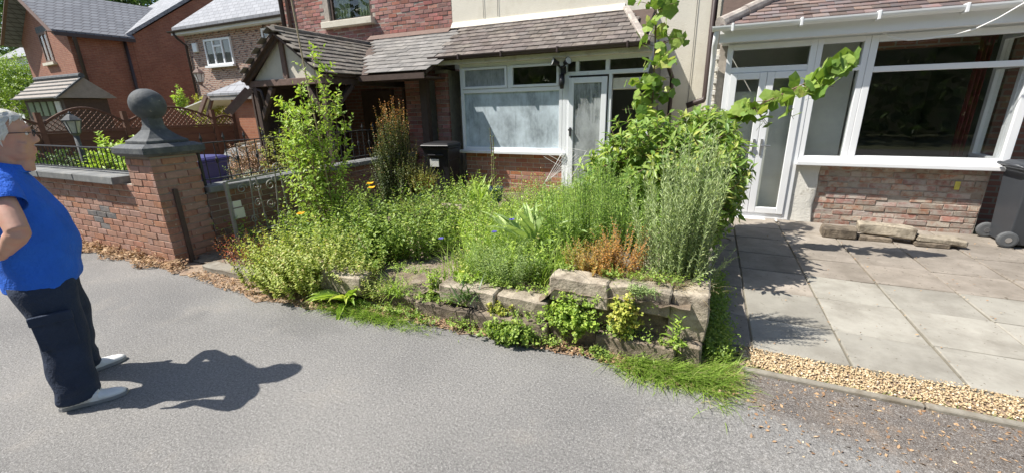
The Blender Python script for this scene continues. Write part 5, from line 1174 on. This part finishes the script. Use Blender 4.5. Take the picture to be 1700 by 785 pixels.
under('undergrowth', 'straw tinted mixed weeds scattered across the bed', (-3.9, -.9, 2.85, 5.4), 140, 0.36, 'lf_gold', .035, .02, 'd', 44)
under('undergrowth', 'green weeds at the foot of the tall evergreen bush', (-1.5, -.12, 3.5, 4.6), 89, 0.49, 'lf_feather', .07, .016, 'd', 45)
under('broad_weeds', 'broad leaved weeds scattered low across the bed', (-4.4, -1.0, 2.85, 5.6), 70, .24, 'lf_mid', .105, .05, 'o', 53, 5, .8)
under('broad_weeds', 'pale broad leaved seedlings at the front of the bed', (-3.0, -1.0, 2.75, 3.4), 34, .16, 'lf_bright', .085, .045, 'o', 54, 5, .9)
turf('bed_grass', 'long thin grass blades standing among the weeds', 2200, lambda r, n: (lambda x, y: np.stack([x, y, soil_z(x, y)], -1))(r.uniform(-2.0, -.9, n), r.uniform(2.85, 4.3, n)), .38, .006, 'lf_grass', 46, .7, 1.45)
turf('corner_straw', 'dry straw blades mixed into the long grass at the wall corner', 220, pg, .17, .004, 'lf_straw', 48, .1, .9, -1.0)
turf('dead_grass', 'tangle of dry straw at the foot of the grey herb', 700, lambda r, n: np.stack([-.18+.13*r.normal(size=n), 2.86+.05*r.normal(size=n), np.full(n, .47)], -1), .16, .003, 'lf_straw', 47, -.1, .7)

# weeds in the joints of the stone wall
q = Plant(49); ps = []
for k in range(210):
    x = q.r.uniform(-3.2, .05); lv_ = [(2.60, .14), (2.50, .01), (2.74, .29)] if x < -.95 else [(2.60, .15), (2.52, .01), (2.66, .33), (2.8, .49)]
    yy, zz = lv_[q.r.integers(0, len(lv_))]; ps.append(q.grow((x, yy+q.r.normal(0, .02), zz), 5, q.r.uniform(.06, .20), (.05, .03), .8, .7, .4, 5))
g_ = np.concatenate(ps); q.leaves(g_, 7, .028, .016, 'o', .2, 1, .4)
tag(q.build(None, M['lf_mid'], None, (0,0,0), name='wall_weeds'), 'little weeds growing from the joints of the stone wall', 'weeds', kind='stuff')
# straggly seeding stems above the bed
q = Plant(52); ps = []
for k in range(60):
    x = q.r.uniform(-4.4, -.9); y = q.r.uniform(2.9, 5.2); ps.append(q.grow((x, y, SZ(x, y)), 2, q.r.uniform(.55, .95), (.03, .03), .35, .4, .3, 8, .06))
g_ = np.concatenate(ps); q.stems(g_, .0022, .001).leaves(g_, 10, .035, .010, 'd', .3, 1, .6); q.leaves(g_, 14, .014, .010, 'd', .82, 1, .4)
tg_ = thing('straggly_stems', 'thin straggly seeding stems standing above the weeds', 'plants', (-2.6, 4, .1)); tg_['kind'] = 'stuff'; q.build(tg_, M['lf_straw'], M['stem_green'], (-2.6, 4, .1))
# climber on its pole and the branch over the doors
p = Plant(50)
pole = np.array([[(-.66, 5.5, .45), (-.66, 5.5, 1.2), (-.67, 5.5, 2.0), (-.70, 5.5, 2.7), (-.72, 5.5, 3.3)]]); p.stems(pole, .014, .008)
vs_ = []
for k in range(75):
    z = p.r.uniform(1.2, 3.05); a = p.r.uniform(0, 6.28); L = p.r.uniform(.12, .38); b = np.array([-.68, 5.5, z]); d = np.array([math.cos(a), math.sin(a), .35]); vs_.append(np.stack([b, b+d*L*.6, b+d*L+np.array([0,0,-.06])]))
vs_ = np.array(vs_); p.stems(vs_, .004, .0015).leaves(vs_, 3, .19, .175, 'l', .3, 1, -.1, .6, flat=.1, sunny=.6, nj=.6)
plant('climbing_vine', 'climber with broad leaves on a tall pole by the cream house', 'climber', -.66, 5.5, .45, p, 'lf_laurel', 'stem_brown', singles=200, centre=(-.7, 5.5, 2.2))
p = Plant(51)
br = np.array([[(-.15, 5.0, 1.20), (.10, 5.12, 1.42), (.34, 5.15, 1.56), (.62, 5.15, 1.72), (.90, 5.15, 1.86), (1.10, 5.15, 1.97)]]); p.stems(br, .011, .004)
vs_ = []
for k in range(46):
    t = p.r.uniform(.28, 1)*4.99; i = int(t); b = br[0][i]*(1-t+i)+br[0][min(i+1, 5)]*(t-i); L = p.r.uniform(.08, .26); a = p.r.uniform(0, 6.28)
    hang = 2.0 < t < 4.2; L *= 1.35 if hang else .8; d = np.array([math.cos(a)*.7, math.sin(a)*.7, -1.3*p.r.random() if hang else .3-.4*p.r.random()]); vs_.append(np.stack([b, b+d*L*.6, b+d*L]))
vs_ = np.array(vs_); p.stems(vs_, .004, .002).leaves(vs_, 3, .20, .19, 'l', .3, 1, -.1, .6, flat=.1, sunny=.6, nj=.6)
plant('overhanging_branch', 'leafy vine branch reaching across in front of the white double doors', 'branch', -.15, 5.0, 1.2, p, 'lf_laurel', 'stem_brown', singles=200, centre=(.6, 5.1, 1.7))

# neighbour's garden
def nbush(name, label, lobes, n, L, W, fm, seed, kind='o', sm='stem_brown', per=8, ln=.25):
    q = Plant(seed); g_ = q.twigs(lobes, n, .4, ln, .4); q.stems(g_, .006, .002).leaves(g_, per, L, W, kind, .25, 1, .4, flat=.2)
    c = lobes[0][0]; tr = np.array([[(c[0], c[1], 0), (c[0]+.05, c[1], c[2]*.6), (c[0], c[1]+.05, c[2])]]); q.stems(tr, .03, .01)
    return plant(name, label, 'bush', c[0], c[1], 0, q, fm, sm)
nbush('garden_bush', 'bright green bush behind the railing left of the pillar', [((-9.0, 3.9, .75), (1.0, .55, .60)), ((-8.3, 3.8, .6), (.6, .5, .5))], 420, .13, .06, 'lf_bright', 70)
nbush('garden_bush', 'pinkish brown shrub seen through the side railing', [((-8.05, 5.5, .62), (.62, .5, .52))], 420, .05, .028, 'lf_pink', 71)
nbush('garden_bush', 'lime green bush behind the side railing next to the upright shrub', [((-7.3, 5.7, .8), (.55, .5, .75)), ((-6.9, 5.5, .6), (.4, .4, .5))], 520, .07, .03, 'lf_gold', 72)
nbush('garden_bush', 'white edged silvery bush right behind the brick pillar', [((-7.3, 4.15, .52), (.55, .45, .45)), ((-6.6, 4.3, .45), (.4, .4, .4))], 420, .05, .03, 'lf_silver', 73)
nbush('garden_bush', 'dark leaved bush behind the low front railing', [((-10.6, 3.7, .6), (.9, .5, .55))], 300, .1, .05, 'lf_dark', 76)  # bush in plain dark leaf colours
nbush('garden_bush', 'golden shrub showing above the lattice fence', [((-15.2, 9.2, 1.65), (.9, .6, .55)), ((-14.3, 9.0, 1.4), (.6, .5, .5))], 420, .10, .05, 'lf_yel', 74)
nbush('garden_bush', 'young light green sapling rising above the fence', [((-15.6, 8.6, 2.0), (.25, .25, .5))], 50, .13, .07, 'lf_bright', 75)

# trees
def tree(name, label, x, y, lobes, n, L, seed, fm='lf_tree', tr=.35, cat='tree', per=7):
    q = Plant(seed); g_ = q.twigs(lobes, n, .35, L*3, .2); q.leaves(g_, per, L, L*.5, 'd', .1, 1, .3)
    t = thing(name, label, cat, (x, y, 0)); o = q.build(t, M[fm], M['bark'], (x, y, 0), name='crown')
    q2 = Plant(seed+1); h = max(l[0][2] for l in lobes)
    tk = np.array([[(x, y, 0), (x+.1, y, h*.3), (x-.05, y+.1, h*.6), (x, y, h*.95)]]); q2.stems(tk, tr, tr*.25)
    lb = np.array([[(x, y, h*.45), tuple((np.array(l[0])+np.array([x, y, h*.45]))/2+[0, 0, .3]), l[0]] for l in lobes], float); q2.stems(lb, tr*.4, tr*.12); tt_ = q2.build(t, None, M['bark'], (x, y, 0))
    for c in t.children:
        if c.name.startswith('stems'):
            c.name = 'trunk'
            if 'kind' in c: del c['kind']
tree('broadleaf_tree', 'tall dark green tree behind the white cottage', -62, 25, [((-62, 25, 9), (7, 5, 5)), ((-57, 26, 13), (7, 5, 5)), ((-66, 23, 13), (6, 5, 5)), ((-61, 25, 17), (7, 5, 5)), ((-54, 27, 11), (6, 4, 5)), ((-70, 24, 8), (6, 5, 6))], 5200, .55, 90)
tree('broadleaf_tree', 'light green tree at the far left edge before the white cottage', -41, 13.2, [((-40.9, 13.2, 3.9), (1.5, 1.4, 1.7)), ((-39.6, 13.3, 2.9), (1.3, 1.3, 1.4)), ((-43.5, 13.0, 3.4), (2, 1.5, 2.4))], 2200, .2, 92, 'lf_mid')
# woodland across the road, seen only in the window glass
q = Plant(95); n = 16000; P = np.stack([q.r.uniform(-34, 34, n), -9-4*q.r.random(n), 9*q.r.random(n)**.9], -1); D = unit(q.r.normal(size=(n, 3))); q.add(P, D, unit(q.r.normal(size=(n, 3))), q.r.uniform(.3, .7, n), q.r.uniform(.25, .5, n), 'd', q.r.random(n))
o = q.build(None, M['lf_tree'], None, (0,0,0), name='woodland'); tag(o, 'dense dark woodland edge on the opposite side of the road', 'woodland', kind='stuff')

struct('reflection_backing', MB().poly([(-80,-13,-.02),(60,-13,-.02),(60,-20,10),(-80,-20,10)]), mat('backing_green', (.06, .07, .03), .95, .3, 1, bump=0), 'dark slope added behind the woodland to darken the window reflections')  # unseen slope, added so the window glass reflects dark
# ================================================================ the person at the left edge
M['skin'] = mat('skin', (.52, .30, .22), .55, .08, 12, col2=(.56, .25, .19), c2lo=.5, c2hi=.75, c2scale=14, bump=.15, bscale=90, bdist=.002)
M['polo'] = mat('polo', (.015, .125, .62), .8, .15, 6, bump=.6, bscale=7, bdist=.05)
M['trousers'] = mat('trousers', (.020, .032, .062), .85, .25, 8, bump=.7, bscale=13, bdist=.035)
M['shoe'] = mat('shoe', (.78, .78, .76), .6, .08, 20, bump=.3, bscale=140, bdist=.002)
M['sole'] = mat('sole', (.30, .30, .30), .8, .1, 20, bump=.1)
M['hair'] = leafmat('hair', (.62, .60, .56), (.82, .81, .78), trans=.2, rough=.5)
def ering(cy, w, df, db, z, n=28, cx=0, p=2.0, tilt=0):
    """closed oval ring: half width w, front depth df, back depth db"""
    out = []
    for k in range(n):
        a = 2*PI*k/n; c, s = math.cos(a), math.sin(a)
        x = w*math.copysign(abs(c)**(2/p), c); y = (df if s > 0 else db)*math.copysign(abs(s)**(2/p), s)
        out.append(Vector((cx+x, cy+y, z+tilt*y)))
    return out
man = thing('person', 'white haired person in blue polo shirt standing hands on hips', 'person')
man.location = (-3.44, .975, 0); man.rotation_euler = (0, 0, -math.radians(23.5))
bd_ = MB()
# head: rings from chin to crown (z, centre y, half width, front, back)
hd_ = [(1.415,.045,.035,.035,.03),(1.43,.035,.055,.062,.05),(1.455,.03,.066,.078,.075),(1.485,.022,.072,.088,.092),(1.515,.02,.076,.090,.10),(1.55,.018,.079,.090,.106),(1.585,.018,.080,.093,.107),(1.62,.016,.077,.090,.103),(1.65,.014,.067,.078,.09),(1.672,.012,.05,.058,.066),(1.686,.01,.026,.03,.034)]
bd_.loft([ering(cy, w, f_, b_, z, 28, p=2.25) for z, cy, w, f_, b_ in hd_])
# nose, brow, lips, chin, jowl, ears
bd_.loft([ering(.105, .011, .014, .03, 1.585, 10), ering(.112, .014, .020, .03, 1.555, 10), ering(.114, .018, .030, .03, 1.530, 10), ering(.112, .020, .027, .03, 1.515, 10), ering(.105, .012, .012, .02, 1.505, 10)])
bd_.tube([(-.05, .098, 1.588), (-.02, .108, 1.592), (.02, .108, 1.592), (.05, .098, 1.588)], [.008, .012, .012, .008], 8)
bd_.tube([(-.026, .100, 1.478), (0, .112, 1.482), (.026, .100, 1.478)], [.005, .009, .005], 8); bd_.tube([(-.024, .098, 1.463), (0, .109, 1.462), (.024, .098, 1.463)], [.005, .010, .005], 8)
bd_.tube([(-.02, .080, 1.432), (.02, .080, 1.432)], .024, 10); bd_.tube([(0, .05, 1.425), (0, .035, 1.37)], [.045, .055], 12)
for sx in (-1, 1):
    bd_.tube([(sx*.045, .060, 1.47), (sx*.055, .075, 1.52)], [.028, .024], 10)
    ear = [(.0, -.028), (.018, -.024), (.03, -.004), (.026, .016), (.008, .026), (-.008, .018), (-.012, -.01)]
    bd_.loft([[Vector((sx*(.076), .008+a*.6-.008, 1.545+b)) for a, b in ear], [Vector((sx*(.093), -.004+a*.75-.012, 1.547+b*1.15)) for a, b in ear]])
# neck, trunk, legs
bd_.loft([ering(-.005, .062, .062, .062, 1.47, 20), ering(-.02, .066, .066, .068, 1.42, 20), ering(-.035, .085, .075, .08, 1.38, 20), ering(-.045, .17, .09, .09, 1.33, 20), ering(-.04, .19, .12, .115, 1.2, 20), ering(-.03, .195, .165, .14, 1.0, 20), ering(-.03, .185, .14, .14, .82, 20)])
for sx in (-1, 1): bd_.tube([(sx*.11, -.03, .84), (sx*.165, -.005, .47), (sx*.21, -.03, .10)], [.095, .06, .042], 14)
# arms bent, hands on the hips; a palm, four fingers and a thumb each
def arm(sx, elbow, wrist):
    sh = Vector((sx*.185, -.055, 1.335)); e = Vector(elbow); w = Vector(wrist)
    bd_.tube([sh, sh.lerp(e, .3), sh.lerp(e, .7), e], [.045, .050, .050, .045], 14)
    bd_.tube([e+(sh-e)*.06, e, e.lerp(w, .3), e.lerp(w, .75), w], [.044, .046, .047, .035, .029], 14)
    d = Vector((-sx*.25, -.95, -.18)).normalized(); side = Vector((0, 0, 1)); nrm = d.cross(side)
    bd_.tube([w, w+d*.035, w+d*.075], [.027, .036, .034], 12)
    bd_.obox(w+d*.05, (.085, .030, .075), Matrix((d, nrm, d.cross(nrm))).transposed())
    for k, L in enumerate((.070, .082, .076, .058)):
        o_ = w+d*.085 + side*(.030-.020*k); b1 = o_+d*L*.5+Vector((-sx*.008, 0, -.004)); b2 = b1+(d+Vector((-sx*.45, 0, -.15))).normalized()*L*.5
        bd_.tube([o_-d*.015, o_+d*L*.25, b1, b2], [.0095, .0098, .009, .007], 8)
    t0 = w+d*.025+side*.026; bd_.tube([t0, t0+d*.028+side*.028+Vector((sx*.004, 0, 0)), t0+d*.062+side*.036], [.013, .0115, .008], 8)
arm(1, (.40, .0, 1.10), (.245, -.09, .985)); arm(-1, (-.42, -.02, 1.10), (-.235, -.10, .985))
body = part('body', bd_, M['skin'], man)
rm = body.modifiers.new('union', 'REMESH'); rm.mode = 'VOXEL'; rm.voxel_size = .0058; rm.use_smooth_shade = True
sm_ = body.modifiers.new('soft', 'SMOOTH'); sm_.factor = .5; sm_.iterations = 5
# polo shirt with sleeves, collar and placket
def fold(rings, amp, seed, fz=16, fx=9):
    from mathutils import noise as nz
    for r in rings:
        c = sum(r, Vector())/len(r)
        for v in r:
            q = Vector((v.x*fx, v.y*fx, v.z*fz)) + Vector((seed*5, 0, seed)); d = (v-c); d.z = 0
            if d.length > 1e-5: v += d.normalized()*nz.noise(q)*amp
    return rings
zs = [(.725,-.03,.212,.150,.160),(.76,-.03,.215,.160,.165),(.82,-.03,.218,.176,.165),(.90,-.03,.222,.190,.165),(.97,-.03,.222,.198,.162),(1.04,-.03,.218,.196,.158),(1.11,-.032,.212,.182,.152),(1.18,-.036,.208,.160,.146),(1.25,-.042,.204,.136,.138),(1.31,-.046,.196,.112,.126),(1.355,-.048,.168,.095,.108),(1.385,-.045,.125,.085,.092),(1.405,-.04,.092,.078,.082)]
srt = MB().loft(fold([ering(cy, w, f_, b_, z, 40, p=2.3) for z, cy, w, f_, b_ in zs], .026, 1, 15, 8), cap=False)
for sx, el in ((1, (.40, .0, 1.10)), (-1, (-.42, -.02, 1.10))):
    sh = Vector((sx*.15, -.052, 1.335)); e = Vector(el); rr = []
    for k in range(7):
        t = k/6*.50; c = sh.lerp(e, t); d = (e-sh).normalized(); u = d.cross(Vector((0,1,0))).normalized(); v = d.cross(u); rad = .066+.012*min(1, k/3)
        rr.append([c+(u*math.cos(a*2*PI/20)+v*math.sin(a*2*PI/20))*rad for a in range(20)])
    srt.loft(fold(rr, .008, 3+sx), cap=False)
shirt = part('polo_shirt', srt, M['polo'], man, smooth=True)
so_m = shirt.modifiers.new('thick', 'SOLIDIFY'); so_m.thickness = .004
ss = shirt.modifiers.new('sub', 'SUBSURF'); ss.levels = 1; ss.render_levels = 1
part('collar', MB().loft([ering(-.035, .088, .082, .078, 1.395, 24, tilt=-.25), ering(-.032, .082, .084, .072, 1.425, 24, tilt=-.35), ering(-.032, .088, .092, .078, 1.425, 24, tilt=-.35), ering(-.036, .108, .102, .094, 1.385, 24, tilt=-.30)], cap=False), M['polo'], shirt, smooth=True)
# trousers
tr = MB(); seat = fold([ering(-.03, .205, .145, .152, z, 32, p=2.3) for z in (.86, .80)] + [ering(-.03, .205, .140, .150, .74, 32, p=2.3), ering(-.03, .195, .125, .14, .70, 32, p=2.3)], .006, 7); tr.loft(seat)
for sx in (-1, 1):
    zz = [(.80,.105,-.03,.100,.135),(.72,.115,-.03,.108,.135),(.64,.130,-.022,.105,.122),(.56,.145,-.014,.102,.112),(.48,.158,-.006,.100,.106),(.40,.170,-.010,.098,.102),(.32,.182,-.016,.097,.101),(.25,.190,-.022,.096,.102),(.19,.197,-.026,.090,.098),(.14,.203,-.028,.088,.098),(.10,.207,-.028,.087,.098),(.065,.210,-.030,.086,.098),(.035,.212,-.034,.082,.094)]
    rr = []
    for k, (z, x, y, w, d) in enumerate(zz): rr.append(ering(y, w, d, d*1.0, z, 28, cx=sx*x, p=2.2))
    fold(rr[:7], .020, 11+sx, 20, 8); fold(rr[7:], .034, 15+sx, 30, 9); tr.loft(rr)
trs = part('trousers', tr, M['trousers'], man, smooth=True)
sb = trs.modifiers.new('sub', 'SUBSURF'); sb.levels = 1; sb.render_levels = 1
for sx in (-1, 1):
    part('cargo_pocket', MB().loft([[Vector((sx*(.232+o_), y, z)) for y, z in ((-.10, .40), (.055, .40), (.06, .58), (-.105, .58))] for o_ in (.0, .028)]).loft([[Vector((sx*(.24+o_), y, z)) for y, z in ((-.11, .555), (.065, .555), (.065, .61), (-.11, .61))] for o_ in (.0, .028)]), M['trousers'], trs, bev=.008)
    # shoe pointing forward and slightly outwards
    A = Matrix.Rotation(-sx*.22, 3, 'Z'); o0 = Vector((sx*.212, -.045, 0))
    prof = [(-.075,.028,.075),(-.06,.038,.085),(-.02,.041,.088),(.04,.043,.080),(.09,.047,.066),(.13,.048,.056),(.17,.045,.050),(.20,.036,.043),(.222,.018,.034)]
    rings = []
    for y, w, h in prof:
        rings.append([o0 + A @ Vector((w*math.cos(PI*k/9)*(1 if 0 < k < 9 else 1.0), y, .022+(h-.022)*math.sin(PI*k/9)**.75)) for k in range(10)])
    shoe = part('shoe', MB().loft(rings), M['shoe'], man, smooth=True)
    part('sole', MB().loft([[o0 + A @ Vector((w*1.05*s_, y, z)) for s_, z in ((-1, .0), (1, .0), (1, .024), (-1, .024))] for y, w, h in [(-.082, .022, 0)]+prof[1:-1]+[(.228, .018, 0)]]), M['sole'], shoe, bev=.004)
    part('strap', MB().loft([[o0 + A @ Vector((w*math.cos(PI*k/9), y, .024+(h-.018)*math.sin(PI*k/9)**.75)) for k in range(10)] for y, w, h in ((.065, .0475, .078), (.105, .050, .068))]), M['shoe'], shoe)
# hair: short wavy strands over crown, sides and back
q = Plant(99); n = 5200; d = unit(q.r.normal(size=(n*3, 3))); keep = (d[:, 2] > -.5) & ~((d[:, 1] > .28) & (d[:, 2] < .60)) & ~(d[:, 1] > .76) & ~((d[:, 1] > .0) & (d[:, 2] < -.10)); d = d[keep][:n]
Pp = np.array([0, .012, 1.585]) + d*np.array([.093, .115, .110]); Pp[:, 1] += np.where(d[:, 1] < 0, -.012*(-d[:, 1]), 0)
tg = np.stack([d[:, 0]*.3, -np.ones(len(d))*.8, -.55-.5*(d[:, 2] < .5)], -1)+q.r.normal(0, .33, d.shape); tg = unit(tg - d*(tg*d).sum(-1, keepdims=True)*.7)
q.add(Pp, tg, d, q.r.uniform(.035, .065, len(d)), np.full(len(d), .011), 'b', q.r.random(len(d)))
hr = q.build(man, M['hair'], None, (0, 0, 0), name='hair')
# glasses
gl = MB()
for sx in (-1, 1):
    gl.tube([(sx*.034+.023*math.cos(a*2*PI/16), .128-.15*abs(.034+.023*math.cos(a*2*PI/16)*sx)*.25, 1.562+.017*math.sin(a*2*PI/16)) for a in range(17)], .0018, 6)
    gl.tube([(sx*.057, .122, 1.567), (sx*.080, .07, 1.568), (sx*.086, .0, 1.566), (sx*.088, -.02, 1.552)], .0022, 6)
gl.tube([(-.012, .129, 1.566), (0, .134, 1.569), (.012, .129, 1.566)], .0018, 6)
gls = part('glasses', gl, M['iron'], man)
for sx in (-1, 1):
    part('lens', MB().poly([(sx*.034+.022*math.cos(a*2*PI/16), .1265-.0012*abs(a-8)*.3, 1.562+.016*math.sin(a*2*PI/16)) for a in range(16)]), M['glass'], gls)
    part('eye', MB().lathe((sx*.033, .098, 1.562), [(.011*math.sin(a*PI/8), -.011*math.cos(a*PI/8)) for a in range(1, 8)], 12), mat('eye_white', (.7, .68, .65), .3, .02, 5, bump=0), body, smooth=True)
    part('iris', MB().lathe((sx*.034, .1063, 1.562), [(.0042*math.sin(a*PI/6), -.0042*math.cos(a*PI/6)) for a in range(1, 6)], 10), M['iron'], body, smooth=True)
